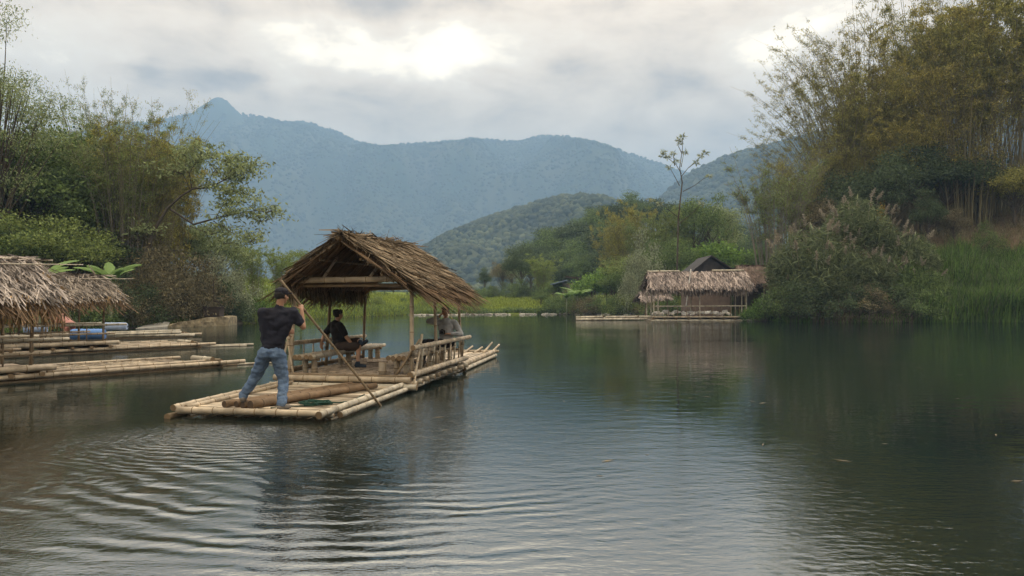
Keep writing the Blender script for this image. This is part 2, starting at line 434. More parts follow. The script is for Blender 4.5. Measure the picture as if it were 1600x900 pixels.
def build_terrain():
    th = np.concatenate([np.radians(np.linspace(-180, -62, 50, endpoint=False)), np.radians(np.linspace(-62, 62, 760)), np.radians(np.linspace(62, 180, 51)[1:])])
    r = np.concatenate([[.3, .8], np.geomspace(1.4, 34, 34, endpoint=False), np.geomspace(34, 120, 190, endpoint=False), np.geomspace(120, 5600, 260)])
    R, T = np.meshgrid(r, th, indexing='ij')
    Xc = R * np.sin(T); Yc = R * np.cos(T)
    Zc = terrain(Xc, Yc)
    nr, nt = R.shape
    co = np.stack([Xc, Yc, Zc], -1).reshape(-1, 3).astype(np.float32)
    i = np.arange(nr - 1)[:, None] * nt; j = np.arange(nt - 1)[None]
    q = np.stack([i + j, i + j + 1, i + nt + j + 1, i + nt + j], -1).reshape(-1, 4)
    q = q[:, ::-1]
    me = bpy.data.meshes.new('ground'); n = len(q)
    me.vertices.add(len(co)); me.vertices.foreach_set('co', co.reshape(-1))
    me.loops.add(n * 4); me.loops.foreach_set('vertex_index', q.reshape(-1).astype(np.int32))
    me.polygons.add(n); me.polygons.foreach_set('loop_start', np.arange(n, dtype=np.int32) * 4); me.polygons.foreach_set('loop_total', np.full(n, 4, dtype=np.int32))
    me.polygons.foreach_set('use_smooth', np.ones(n, dtype=bool))
    me.update()
    # ground cover colour of each region (its own albedo)
    px = 800 + F_PX * np.tan(np.clip(T, -1.25, 1.25)); Yf = R * np.maximum(np.cos(T), .3)
    forest = np.array([.035, .055, .026]); earth = np.array([.13, .095, .06]); meadow = np.array([.14, .18, .03]); mud = np.array([.07, .06, .04])
    c = np.zeros(R.shape + (3,)) + forest
    wm = (Yf < 150) & (Zc < 4) & (px > 380) & (px < 1120)
    c[wm] = meadow
    n1 = np.clip(.5 + 2.2 * fbm(Xc / 7, Yc / 7, 41, 4), 0, 1)[..., None]
    we = ((Yf < 160) & (px >= 1120) & (Zc > .5))
    c[we] = (earth * n1 + np.array([.05, .055, .028]) * (1 - n1))[we]
    wl = ((Yf < 160) & (px <= 380) & (Zc > .0)); c[wl] = (np.array([.06, .05, .032]) * n1 + np.array([.035, .05, .02]) * (1 - n1))[wl]
    c[Zc < .12] = mud
    far = (Yf > 500)
    n2 = np.clip(.5 + 1.5 * fbm(Xc / 150, Yc / 150, 51, 5), 0, 1)[..., None]
    c[far] = (np.array([.030, .050, .022]) * n2 + np.array([.085, .09, .045]) * (1 - n2))[far]
    ca = me.color_attributes.new('cover', 'FLOAT_COLOR', 'POINT')
    ca.data.foreach_set('color', np.concatenate([c.reshape(-1, 3), np.ones((c.size // 3, 1))], 1).astype(np.float32).reshape(-1))
    m = bpy.data.materials.new('ground'); m.use_nodes = True; t = NT(m.node_tree); p = t.n['Principled BSDF']
    p.inputs['Roughness'].default_value = .95; p.inputs['Specular IOR Level'].default_value = .1
    at = t.new('ShaderNodeAttribute'); at.attribute_name = 'cover'
    geo = t.new('ShaderNodeNewGeometry')
    n = t.noise(geo.outputs['Position'], 1.3, 6, .65)
    nb = t.m('MULTIPLY_ADD', t.m('SUBTRACT', n, .5), 1.8, 1.0)
    cb = t.new('ShaderNodeCombineXYZ'); [t.link(nb, cb.inputs[k]) for k in range(3)]
    t.link(t.mix(1, at.outputs['Color'], cb.outputs[0], 'MULTIPLY'), p.inputs['Base Color'])
    b = t.new('ShaderNodeBump'); b.inputs['Distance'].default_value = .35; b.inputs['Strength'].default_value = .8
    t.link(t.noise(geo.outputs['Position'], 2.2, 5, .6), b.inputs['Height']); t.link(b.outputs[0], p.inputs['Normal'])
    me.materials.append(m)
    return tag(link(bpy.data.objects.new('ground', me)), kind='structure', label='wooded banks, valley and mountains round the lake')


build_terrain()


# ------------------------------------------------------------------ water
def build_water():
    mb = MB(); n = 24
    xs = np.linspace(-150, 150, n); ys = np.linspace(-30, 130, n)
    vs = [(x, y, 0) for y in ys for x in xs]
    fs = [(j * n + i, j * n + i + 1, (j + 1) * n + i + 1, (j + 1) * n + i) for j in range(n - 1) for i in range(n - 1)]
    mb.add(vs, fs)
    m = bpy.data.materials.new('lake_water'); m.use_nodes = True; t = NT(m.node_tree); t.n.clear()
    o = t.new('ShaderNodeOutputMaterial')
    geo = t.new('ShaderNodeNewGeometry'); pos = geo.outputs['Position']
    sp = t.new('ShaderNodeSeparateXYZ'); t.link(pos, sp.inputs[0]); x, y, _ = sp.outputs

    def blob(cx, cy, rx, ry):
        dx = t.m('MULTIPLY', t.m('SUBTRACT', x, cx), 1 / rx); dy = t.m('MULTIPLY', t.m('SUBTRACT', y, cy), 1 / ry)
        return t.m('EXPONENT', t.m('MULTIPLY', t.m('ADD', t.m('MULTIPLY', dx, dx), t.m('MULTIPLY', dy, dy)), -1))

    def sc(vec, s):
        mp = t.new('ShaderNodeMapping'); mp.inputs['Scale'].default_value = s; t.link(vec, mp.inputs[0]); return mp.outputs[0]
    patch = t.noise(pos, .16, 3, .5)                      # calm and ruffled patches
    pm = t.m('MULTIPLY', t.m('SUBTRACT', patch, .38), 3.2, clamp=True)
    h = t.m('MULTIPLY', t.m('SUBTRACT', t.noise(sc(pos, (.8, 1.6, 1)), 2.1, 3, .5), .5), .0060)
    h = t.m('ADD', h, t.m('MULTIPLY', t.m('MULTIPLY', t.m('SUBTRACT', t.noise(sc(pos, (1, 2.0, 1)), 7, 2, .5), .5), .0048), t.m('ADD', t.m('ADD', t.m('MULTIPLY', pm, .8), .06), t.m('MULTIPLY', blob(1.8, 5.6, 4.5, 2.6), .5))))
    # wake ripples spreading from the punted raft
    nz = t.noise(pos, .9, 3, .5); nz2 = t.noise(pos, 3.0, 2, .5)

    def rings(cx, cy, lam, amp, r0, r1, mask=None, warp=.5):
        dx = t.m('SUBTRACT', x, cx); dy = t.m('SUBTRACT', y, cy)
        r = t.m('SQRT', t.m('ADD', t.m('MULTIPLY', dx, dx), t.m('MULTIPLY', dy, dy)))
        rr = t.m('ADD', t.m('ADD', r, t.m('MULTIPLY', nz, warp)), t.m('MULTIPLY', nz2, warp * .25))
        s = t.m('SINE', t.m('MULTIPLY', rr, 2 * math.pi / lam))
        e = t.m('MULTIPLY', t.m('SUBTRACT', r, (r0 + r1) / 2), 2 / (r1 - r0))
        env = t.m('EXPONENT', t.m('MULTIPLY', t.m('MULTIPLY', e, e), -1.2))
        v = t.m('MULTIPLY', t.m('MULTIPLY', s, env), amp)
        return t.m('MULTIPLY', v, mask) if mask is not None else v
    gap = t.m('MULTIPLY', t.m('SUBTRACT', t.noise(pos, .8, 3, .6), .36), 4.0, clamp=True)
    h = t.m('ADD', h, rings(-.5, 10.3, .28, .0105, 3.0, 6.4, t.m('MULTIPLY', blob(-3.3, 6.6, 1.9, 2.2), gap), .55))
    h = t.m('ADD', h, rings(-1.2, 10.6, .22, .0042, 3.0, 7.4, t.m('MULTIPLY', blob(-1.2, 5.6, 2.0, 1.5), gap), .45))
    h = t.m('ADD', h, rings(-3.0, 9.9, .15, .0030, .6, 3.6, blob(-3.6, 8.3, 1.6, 1.5), .6))
    h = t.m('ADD', h, t.m('MULTIPLY', t.m('MULTIPLY', t.m('SUBTRACT', t.noise(sc(pos, (1, 2, 1)), 22, 2, .5), .5), .0020), t.m('ADD', blob(-2.5, 6.5, 3.5, 4), t.m('MULTIPLY', pm, .5))))
    ch = t.m('MULTIPLY', t.m('SUBTRACT', t.noise(sc(pos, (1, 1.6, 1)), 13, 2, .5), .5), .014)
    h = t.m('ADD', h, t.m('MULTIPLY', ch, t.m('ADD', t.m('MULTIPLY', blob(-3.2, 8.9, 1.8, 1.1), 1.3), t.m('MULTIPLY', blob(-1.3, 10.5, 1.2, 2.6), .55))))
    b = t.new('ShaderNodeBump'); b.inputs['Distance'].default_value = 1.0; b.inputs['Strength'].default_value = 1.0
    t.link(h, b.inputs['Height'])
    gl = t.new('ShaderNodeBsdfGlossy'); gl.inputs['Roughness'].default_value = .02; gl.inputs['Color'].default_value = (.93, .95, .96, 1); t.link(b.outputs[0], gl.inputs['Normal'])
    df = t.new('ShaderNodeBsdfDiffuse')
    sh = t.m('ADD', blob(-5.5, 5.5, 3.2, 4.0), t.m('MULTIPLY', t.m('SUBTRACT', t.noise(pos, 1.4, 5, .7), .5), .9), clamp=True)
    t.link(t.mix(sh, (.009, .017, .015), (.030, .027, .016)), df.inputs['Color'])
    fr = t.new('ShaderNodeFresnel'); fr.inputs['IOR'].default_value = 4.4; t.link(b.outputs[0], fr.inputs['Normal'])
    mx = t.new('ShaderNodeMixShader'); t.link(fr.outputs[0], mx.inputs[0]); t.link(df.outputs[0], mx.inputs[1]); t.link(gl.outputs[0], mx.inputs[2])
    t.link(mx.outputs[0], o.inputs['Surface'])
    ob = mb.build('lake_water', m); return tag(ob, kind='structure')


build_water()


# ------------------------------------------------------------------ mountain woods (one mass each)
def domes(n, px0, px1, Y0, Y1, rmin, rmax, name, mat, label):
    px = rng.uniform(px0, px1, n); Y = Y0 + (Y1 - Y0) * rng.uniform(0, 1, n) ** 0.9
    x = (px - 800) / F_PX * Y; z = terrain(x, Y)
    ok = (z > (5 if Y0 > 300 else 1.5)) & ~((np.abs(px - 340) < 40) & (Y > 3000)); x, Y, z = x[ok], Y[ok], z[ok]; n = len(x)
    base = []
    for ring, (zz, rr) in enumerate([(-.5, .75), (.25, 1.0), (.75, .62)]):
        for k in range(6):
            a = 2 * math.pi * (k + .5 * ring) / 6; base.append((rr * math.cos(a), rr * math.sin(a), zz))
    base.append((0, 0, 1.05)); base = np.array(base)
    fc = []
    for ring in range(2):
        for k in range(6):
            a, b2, c, d = ring * 6 + k, ring * 6 + (k + 1) % 6, (ring + 1) * 6 + (k + 1) % 6, (ring + 1) * 6 + k
            fc += [(a, b2, d), (b2, c, d)]
    for k in range(6): fc.append((12 + k, 12 + (k + 1) % 6, 18))
    fc = np.array(fc)
    r = rng.uniform(rmin, rmax, n)
    V = base[None] * r[:, None, None] * rng.uniform(.75, 1.25, (n, 19, 1)) * np.array([1, 1, .95])
    V = V + np.stack([x, Y, z + r * .1], -1)[:, None]
    q = (fc[None] + (np.arange(n) * 19)[:, None, None]).reshape(-1, 3)
    me = bpy.data.meshes.new(name)
    me.vertices.add(n * 19); me.vertices.foreach_set('co', V.astype(np.float32).reshape(-1))
    me.loops.add(q.size); me.loops.foreach_set('vertex_index', q.reshape(-1).astype(np.int32))
    me.polygons.add(len(q)); me.polygons.foreach_set('loop_start', np.arange(len(q), dtype=np.int32) * 3); me.polygons.foreach_set('loop_total', np.full(len(q), 3, dtype=np.int32))
    me.materials.append(mat); me.update()
    tag(link(bpy.data.objects.new(name, me)), label, 'forest', None, 'stuff')


M['wood_far'] = material('wood_far', (.032, .045, .022), .25, .95, .006, .45, col2=(.060, .072, .034), spec=.1)
M['wood_mid'] = material('wood_mid', (.034, .050, .024), .35, .95, .012, .45, col2=(.075, .085, .040), spec=.1)
domes(30000, -150, 1500, 1600, 3260, 4.5, 8, 'mountain_forest', M['wood_far'], 'hazy blue forest covering the far mountain range')
domes(12000, 900, 1750, 650, 1540, 4.5, 7.5, 'ridge_forest', M['wood_far'], 'forest on the steep ridge behind the right bamboo')
domes(15000, 250, 1400, 440, 1010, 2.6, 5.0, 'foothill_forest', M['wood_mid'], 'grey green forest on the low foothill in the middle')

# ------------------------------------------------------------------ haze
def build_haze():
    mb = MB(); mb.box((0, 2150, 500), 8400, 6900, 1010 )
    m = bpy.data.materials.new('haze'); m.use_nodes = True; t = NT(m.node_tree); t.n.clear()
    o = t.new('ShaderNodeOutputMaterial'); v = t.new('ShaderNodeVolumePrincipled')
    v.inputs['Density'].default_value =   .00042; v.inputs['Color'].default_value = (.36, .58, .93, 1); v.inputs['Anisotropy'].default_value = 0.0
    t.link(v.outputs[0], o.inputs['Volume'])
    ob = mb.build('haze', m); tag(ob, 'thin blue haze filling the valley', 'haze', None, 'stuff')


build_haze()
# ------------------------------------------------------------------ thatch
def slope_strips(a0, a1, e0, e1, n, ln=(.3, .55), wd=(.012, .03), lift=.05, rag=.12):
    """loose leaf strips lying down a roof slope (ridge a0-a1, eave e0-e1), as (n,4,3) quads, with normal"""
    a0, a1, e0, e1 = [np.array(p, float) for p in (a0, a1, e0, e1)]
    nrm = np.cross(a1 - a0, e0 - a0); nrm /= np.linalg.norm(nrm)
    if nrm[2] < 0: nrm = -nrm
    u = rng.uniform(-.01, 1.01, n)[:, None]; v = rng.uniform(-.04, .93, n)[:, None]
    p = (a0 * (1 - u) + a1 * u) * (1 - v) + (e0 * (1 - u) + e1 * u) * v
    down = unit((e0 - a0)[None]); along = unit((a1 - a0)[None])
    d = unit(down + along * rng.normal(0, .30, (n, 1)) + nrm * rng.normal(.02, .09, (n, 1)))
    L = rng.uniform(*ln, n)[:, None]
    b = p + nrm * rng.uniform(0, lift, (n, 1)); e = b + d * L
    e = e - np.array([0, 0, 1]) * np.clip(v + L / np.linalg.norm(e0 - a0) - 1, 0, 1) * rng.uniform(0, .25, (n, 1))
    s = unit(along + d * rng.normal(0, .1, (n, 1)) + nrm * rng.normal(0, .5, (n, 1)))
    w_ = rng.uniform(*wd, n)[:, None]
    return np.stack([b - s * w_ / 2, b + s * w_ / 2, e + s * w_ * .3, e - s * w_ * .3], 1)


def fringe_strips(e0, e1, n, ln=(.15, .42), wd=(.012, .035), spread=.12, out=(0, 0, 0), inset=0.0):
    e0, e1 = np.array(e0, float), np.array(e1, float)
    u = rng.uniform(0, 1, n)[:, None]
    L = rng.uniform(*ln, n)[:, None] * (.75 + .6 * np.abs(vnoise(u[:, 0] * 9, u[:, 0] * 0, 3)))[:, None]
    b = e0 * (1 - u) + e1 * u + np.array([0, 0, 1.0]) * rng.uniform(-.02, .05, (n, 1)) + rng.normal(0, .03, (n, 3))
    d = unit(np.array([0, 0, -1.0]) + rng.normal(0, spread, (n, 3)) + np.array(out))
    e = b + d * L
    s = unit(np.cross(d, rng.normal(size=(n, 3)))); w_ = rng.uniform(*wd, n)[:, None]
    return np.stack([b - s * w_ / 2, b + s * w_ / 2, e + s * w_ * .3, e - s * w_ * .3], 1)


def sheet(a0, a1, e0, e1, th=.05, n=10):
    """thin sagging bed of thatch under the loose strips, as a MB"""
    mb = MB(); a0, a1, e0, e1 = [Vector(p) for p in (a0, a1, e0, e1)]
    nrm = (a1 - a0).cross(e0 - a0).normalized()
    if nrm.z < 0: nrm = -nrm
    top = []; bot = []
    for i in range(n + 1):
        for j in range(5):
            p = (a0.lerp(a1, i / n)).lerp(e0.lerp(e1, i / n), j / 4) + nrm * random.uniform(-.012, .012)
            top.append(p + nrm * .0); bot.append(p - nrm * th)
    N = len(top); vs = top + bot; fs = []
    for i in range(n):
        for j in range(4):
            a, b, c, d = i * 5 + j, i * 5 + j + 1, (i + 1) * 5 + j + 1, (i + 1) * 5 + j
            fs += [(a, b, c, d), (N + d, N + c, N + b, N + a)]
    for i in range(n):
        for j in (0, 4):
            a, d = i * 5 + j, (i + 1) * 5 + j; fs.append((a, d, N + d, N + a))
    for j in range(4):
        for i in (0, n):
            a, b = i * 5 + j, i * 5 + j + 1; fs.append((a, b, N + b, N + a))
    mb.add(vs, fs); return mb


def strip_roof(parent, ridge0, ridge1, eL0, eL1, eR0, eR1, n, mats, nf=350, fr=(.15, .42), gable=True, ln=(.3, .55), wd=(.012, .03), under=True, lift=.06):
    """roof part: thatch on two slopes; fringe and bed are its sub-parts"""
    mat_top, mat_fr, mat_un = mats
    S = [slope_strips(ridge0, ridge1, eL0, eL1, n, ln, wd, lift), slope_strips(ridge0, ridge1, eR0, eR1, n, ln, wd, lift)]
    # ragged ridge cap
    r0, r1 = np.array(ridge0, float), np.array(ridge1, float); k = n // 8
    u = rng.uniform(0, 1, k)[:, None]; b = r0 * (1 - u) + r1 * u + np.array([0, 0, .05]) + rng.normal(0, .02, (k, 3)); al = unit((r1 - r0)[None])
    e = b + unit(al * rng.choice([-1, 1], (k, 1)) + rng.normal(0, .35, (k, 3)) * [1, 1, .5]) * rng.uniform(.15, .5, (k, 1)) - [0, 0, .03]
    S.append(strip(b, e, rng.uniform(*wd, k) * 1.2))
    roof = quads_mesh('thatch_roof', np.concatenate(S), mat_top, parent)
    F = [fringe_strips(eL0, eL1, nf, fr, wd), fringe_strips(eR0, eR1, nf, fr, wd)]
    if gable:
        for a, b_ in ((ridge0, eL0), (ridge0, eR0), (ridge1, eL1), (ridge1, eR1)):
            F.append(fringe_strips(a, b_, nf // 3, (.06, .2), wd, .25))
    quads_mesh('thatch_fringe', np.concatenate(F), mat_fr, roof)
    a = sheet(ridge0, ridge1, eL0, eL1); c = sheet(ridge0, ridge1, eR0, eR1)
    b2 = len(a.v); a.v += c.v; a.f += [tuple(i + b2 for i in f) for f in c.f]; a.mi += c.mi
    a.build('thatch_bed', mat_un, roof, smooth=False)
    # ribs seen from below
    if under:
        U = []
        for (e0, e1) in ((eL0, eL1), (eR0, eR1)):
            s_ = slope_strips(ridge0, ridge1, e0, e1, n // 3, (.5, 1.0), (.02, .035), .0)
            nrm = np.cross(np.array(ridge1, float) - ridge0, np.array(e0, float) - ridge0); nrm /= np.linalg.norm(nrm); nrm *= np.sign(nrm[2])
            U.append(s_ - nrm * (.062 + rng.uniform(0, .02, (len(s_), 1, 1))))
        quads_mesh('leaf_ribs', np.concatenate(U), M['thatch_under'], roof)
    return roof


def one_culm(name, p0, p1, r, parent, mats=None, **kw):
    mb = MB(); mb.culm(p0, p1, r, **kw); return mb.build(name, mats or BAM, parent)


def lash(name, p, r, parent, n=3, axis=(0, 1, 0)):
    mb = MB(); ax = Vector(axis).normalized(); a = ax.orthogonal().normalized(); b = ax.cross(a); pts = []
    for i in range(n * 10 + 1):
        t = i / 10 * 2 * math.pi; pts.append(Vector(p) + (a * math.cos(t) + b * math.sin(t)) * r + ax * (i / (n * 10) - .5) * .06)
    mb.tube(pts, .006, 5); return mb.build(name, M['rope_tan'], parent)


# ------------------------------------------------------------------ the punted raft with its shelter
A0 = math.radians(10.0)
FX, FY = -3.63, 10.12
raft = empty('bamboo_raft', (FX, FY, 0), -A0, label='large bamboo raft with thatched shelter, railings and benches carrying three men', cat='raft', group=None)
RD = Vector((math.sin(A0), math.cos(A0), 0)); RR = Vector((math.cos(A0), -math.sin(A0), 0))


def raftw(v, u, z=0.0): return Vector((FX, FY, 0)) + RR * v + RD * u + Vector((0, 0, z))


# floating hull: long culms, then cross culms, then the fore and aft decks
for k in range(13):
    v = -1.06 + 2.12 * k / 12
    one_culm('hull_pole', (v + random.uniform(-.02, .02),   .30 + random.uniform(-.05, .05), -.045 + random.uniform(-.01, .01)), (v * .86, 12.0 + random.uniform(-.5, .25), .03), .052, raft, BAMD if k % 4 else BAMG, taper=.8)  # mostly dark bamboo, its tone puts crevice shade into the deck gaps
for k in range(9):
    u = .25 + k * .42
    one_culm('cross_pole', (-1.12, u, .062), (1.14, u + .02, .062), .034, raft, BAMG)
# fore deck split slats running across the raft
mb = MB(); u = .16
while u < 3.30:
    wd = random.uniform(.055, .085); sk = random.uniform(-.012, .012)
    mb.box((0 + random.uniform(-.02, .02), u + wd / 2, .112 + random.uniform(-.004, .006)), 2.14 + random.uniform(-.08, .05), wd, .022, Matrix.Rotation(sk, 3, 'Z') @ Matrix.Rotation(random.uniform(-.10, .10), 3, 'X')); u += wd + random.uniform(.014, .045)
mb.build('fore_deck', BAM, raft, smooth=False)
one_culm('front_pole', (-1.10, .05, .115), (1.10, .06, .115), .052, raft, step=.3)
one_culm('edge_pole', (-1.14, .0, .15), (-1.10, 3.6, .17), .047, raft)
one_culm('edge_pole', (-1.02, .12, .14), (-.98, 3.5, .16), .036, raft)
one_culm('edge_pole', (1.09, -.12, .125), (1.13, 3.55, .155), .050, raft, BAMG)
one_culm('edge_pole', (1.19, .35, .06), (1.22, 4.2, .08), .045, raft, BAMG)
one_culm('outrigger_pole', (-1.22, -.02, .02), (-1.20, 3.4, .03), .050, raft, BAMD)
# raised house deck
for k in range(10):
    u = 3.42 + k * .43
    one_culm('deck_bearer', (-1.34, u, .155), (1.32 + random.uniform(-.03, .05), u, .155), .058, raft, BAMG if k % 2 else BAM, step=.4)
one_culm('deck_front_pole', (-1.36, 3.30, .235), (1.28, 3.27, .235), .058, raft, step=.42)
one_culm('deck_front_pole', (-1.42, 3.26, .10), (1.40, 3.24, .11), .062, raft, BAMG, step=.42)
one_culm('deck_front_pole', (-1.30, 3.36, .292), (1.2, 3.33, .292), .026, raft, BAMD)
# woven floor: over-and-under laths
mb = MB(); nu, nv = 46, 24
u0, u1, v0, v1 = 3.42, 7.5, -1.24, 1.24
for i in range(nu):
    for j in range(nv):
        du, dv = (u1 - u0) / nu, (v1 - v0) / nv
        h = .272 + (.009 if (i + j) % 2 else 0) + random.uniform(0, .002)
        mb.box((v0 + (j + .5) * dv, u0 + (i + .5) * du, h), dv * (.93 if (i + j) % 2 else .80), du * (.80 if (i + j) % 2 else .95), .012, Matrix.Rotation(random.uniform(-.03, .03), 3, 'Z'))
fl = mb.build('woven_floor', M['mat_deck'], raft, smooth=False)
mb = MB(); mb.box((0, 5.46, .250), 2.48, 4.06, .016); mb.build('floor_lining', M['thatch_under'], fl, smooth=False)
# posts  (v, u base, v top, u top, z top)
ZT = 2.03
posts = [(1.20, 3.57, 1.19, 3.6, 2.10), (1.17, 5.35, 1.12, 5.32, 1.93), (1.22, 7.30, 1.14, 7.22, 1.90),
         (-1.22, 3.60, -1.04, 3.55, 2.04), (-1.22, 5.25, -1.12, 5.3, 1.95), (-1.20, 7.30, -1.14, 7.3, 1.93)]
for (v, u, vt, ut, zt) in posts:
    p = one_culm('post', (v, u, .26), (vt, ut, zt), .043 if u < 4 else .036, raft, BAM if (u < 4 or v > 0) else BAMD, step=.42, taper=.85)
    lash('lashing', (v, u, .66), .05, p, axis=(0, 0, 1))
one_culm('prop_pole', (1.30, 3.35, .12), (1.28, 3.95, 1.02), .026, raft, step=.3)
one_culm('prop_pole', (.95, 3.35, .27), (1.34, 3.62, .95), .022, raft, BAMD, step=.3)
one_culm('prop_pole', (-1.36, 3.45, .25), (-1.16, 3.52, 1.02), .022, raft, step=.3)
one_culm('prop_pole', (-1.06, 3.46, .27), (-1.22, 3.52, 1.0), .020, raft, step=.3)
# plates and gable tie beams
one_culm('tie_beam', (-1.08, 3.50, ZT), (1.32, 3.52, ZT + .02), .058, raft, step=.4)
one_culm('tie_beam', (-1.12, 3.62, ZT - .095), (1.26, 3.62, ZT - .09), .036, raft, BAMD, step=.4)
one_culm('tie_beam', (-1.15, 7.28, ZT - .10), (1.22, 7.28, ZT - .06), .045, raft, BAMD, step=.4)
one_culm('wall_plate', (1.17, 3.2, 1.97), (1.16, 7.4, 1.93), .045, raft, step=.45)
one_culm('wall_plate', (-1.12, 3.3, 1.94), (-1.14, 7.5, 1.90), .045, raft, BAMD, step=.45)
# roof
rz = 2.80
R0, R1 = (.03, 3.1, rz + .02), (.02, 7.35, rz + .09)
EL0, EL1 = (-1.00, 3.2, 2.11), (-1.12, 7.5, 2.02)
ER0, ER1 = (1.20, 3.2, 2.06), (1.18, 7.4, 2.02)
roof = strip_roof(raft, R0, R1, EL0, EL1, ER0, ER1, 9500, (M['thatch'], M['thatch'], M['thatch_under']), nf=420, fr=(.08, .22), ln=(.22, .5), wd=(.010, .028), lift=.075)
F = [fringe_strips((-1.10, 3.3, 2.02), (-1.18, 7.5, 1.96), 750, (.25, .55), (.012, .03), .16), fringe_strips((1.24, 6.8, 1.98), (1.26, 7.5, 1.96), 260, (.2, .42), (.012, .028), .2),
     fringe_strips((.3, 7.4, 2.70), (1.26, 7.45, 1.98), 260, (.12, .32), (.012, .028), .25, out=(.2, .1, 0))]
quads_mesh('long_fringe', np.concatenate(F), M['thatch'], roof)
one_culm('ridge_pole', (0, 3.0, rz - .03), (.02, 7.35, rz - .02), .035, raft, BAMD)
for u, t in ((3.12, .0), (4.3, 0), (5.4, 0), (6.5, 0), (7.4, 0)):
    zz = rz - .06 + (u - 3) * .012
    one_culm('rafter', (0, u, zz), (-1.05, u, 1.99), .026, raft, BAMD); one_culm('rafter', (0, u, zz), (1.20, u, 1.94), .026, raft, BAMD)
for f_ in (.36, .72):
    for sg in (-1, 1):
        one_culm('purlin', (sg * 1.10 * f_, 3.1, rz - .13 - .78 * f_), (sg * 1.12 * f_, 7.4, rz - .08 - .78 * f_), .022, raft, BAMD)
one_culm('strut', (-.48, 3.5, ZT + .05), (-.28, 3.9, 2.62), .028, raft); one_culm('strut', (.42, 3.5, ZT + .05), (.40, 4.3, 2.48), .028, raft)
one_culm('strut', (.82, 3.5, ZT + .05), (.76, 3.4, 2.32), .024, raft, BAMD)
one_culm('ridge_stick', (-.12, 6.2, rz - .02), (.35, 6.5, rz + .12), .010, raft, BAMD)
mb = MB(); mb.box((.26, 5.3, rz - .06), .42, .05, .008, Matrix.Rotation(.55, 3, 'Y') @ Matrix.Rotation(.25, 3, 'Z')); mb.build('pale_lath', M['bamboo'], roof)
# right rail
one_culm('top_rail', (1.27, 3.42, .80), (1.33, 7.62, .80), .050, raft, step=.36)
one_culm('bottom_rail', (1.25, 3.32, .315), (1.31, 7.42, .325), .060, raft, step=.34)
for k in range(9):
    u = 3.95 + k * .40
    one_culm('baluster', (1.27, u + random.uniform(-.04, .04), .35), (1.30, u + random.uniform(-.04, .04), .79), .019, raft, BAM if k % 2 else BAMG, step=.25)
# left rail
one_culm('top_rail', (-1.30, 3.45, .84), (-1.27, 7.62, .80), .046, raft, BAM, step=.36)
one_culm('bottom_rail', (-1.32, 3.4, .33), (-1.28, 7.5, .33), .055, raft, BAMD, step=.34)
for k in range(8):
    u = 3.9 + k * .44
    one_culm('baluster', (-1.30, u, .35), (-1.28, u + random.uniform(-.04, .04), .81), .017, raft, BAMG, step=.25)
# benches along both sides (bamboo poles on stub posts)
def bench(sg, u0, u1, dark):
    root = empty('bench', (0, 0, 0)); root.parent = raft
    for k in range(4): one_culm('seat_pole', (sg * (.74 + k * .10), u0 + random.uniform(-.05, .05), .595), (sg * (.74 + k * .10), u1 + random.uniform(-.05, .05), .595), .046, root, BAM if k else BAMG, step=.36)
    for u in (u0 + .30, (u0 + u1) / 2, u1 - .25):
        one_culm('leg', (sg * .80, u, .27), (sg * .80, u, .56), .060, root, BAM, step=.5)
        one_culm('leg', (sg * .98, u, .27), (sg * .98, u, .56), .055, root, BAMG, step=.5)
        one_culm('bearer', (sg * .70, u, .535), (sg * 1.2, u, .535), .03, root, BAMD)
bench(1, 3.62, 7.35, False); bench(-1, 3.5, 7.45, True)
one_culm('stool_post', (.62, 3.62, .27), (.62, 3.62, .52), .075, raft, BAM, step=.5)
one_culm('loose_lath', (-.55, 5.9, .30), (.62, 3.9, .50), .014, raft, BAMD)
# aft deck
mb = MB()
for k in range(30):
    v = -1.0 + 2.0 * k / 29
    mb.box((v * .97, 9.75 + random.uniform(-.1, .1), .122 + random.uniform(-.004, .005)), .058, 4.3 + random.uniform(-.25, .25), .022, Matrix.Rotation(random.uniform(-.006, .006), 3, 'Z'))
mb.build('aft_deck', BAM, raft, smooth=False)
for u in (7.7, 8.6, 9.5, 10.4, 11.3, 11.9): one_culm('cross_pole', (-1.08, u, .062), (1.08, u, .062), .036, raft, BAMG)
one_culm('edge_pole', (1.20, 7.3, .15), (1.06, 12.05, .17), .062, raft, step=.36)
one_culm('edge_pole', (1.25, 7.4, .05), (1.12, 11.8, .06), .050, raft, BAMG)
one_culm('edge_pole', (-1.06, 7.3, .15), (-1.00, 12.0, .17), .050, raft)
for v, l in ((.2, .3), (.5, .25), (.78, .55), (1.0, .42)):
    one_culm('upturned_tip', (v, 11.6, .12), (v + .16, 12.0 + l * .3, .16 + l * .45), .030, raft, step=.25)
one_culm('end_pole', (-1.05, 11.95, .15), (1.18, 12.0, .16), .045, raft)
# four dark logs lying on the fore deck
for k in range(4):
    off = k * .15
    mb = MB(); p0 = Vector((-.54 + off * 1.0, (.30, .36, .27, .22)[k], (.172, .168, .174, .184)[k])); p1 = Vector((.30 + off * 1.1, 2.95 + (.15 if k == 3 else 0) - .1 * k, .185))
    mb.culm((0, 0, 0), (p1 - p0), (.050, .046, .052, .062)[k], step=.45, n=12, taper=.8)
    o = mb.build('pole_log', [M['log_brown'], M['log_end']]); o.location = raftw(p0.x, p0.y, p0.z); o.rotation_euler = (0, 0, -A0)
    tag(o, ['leftmost of the four dark poles lying under the punter\'s left foot', 'second from left of the four dark poles on the fore deck', 'third from left of the four dark poles on the fore deck', 'thickest dark pole, rightmost of the four beside the punter\'s right foot'][k], 'pole', 'dark poles stacked on the fore deck')
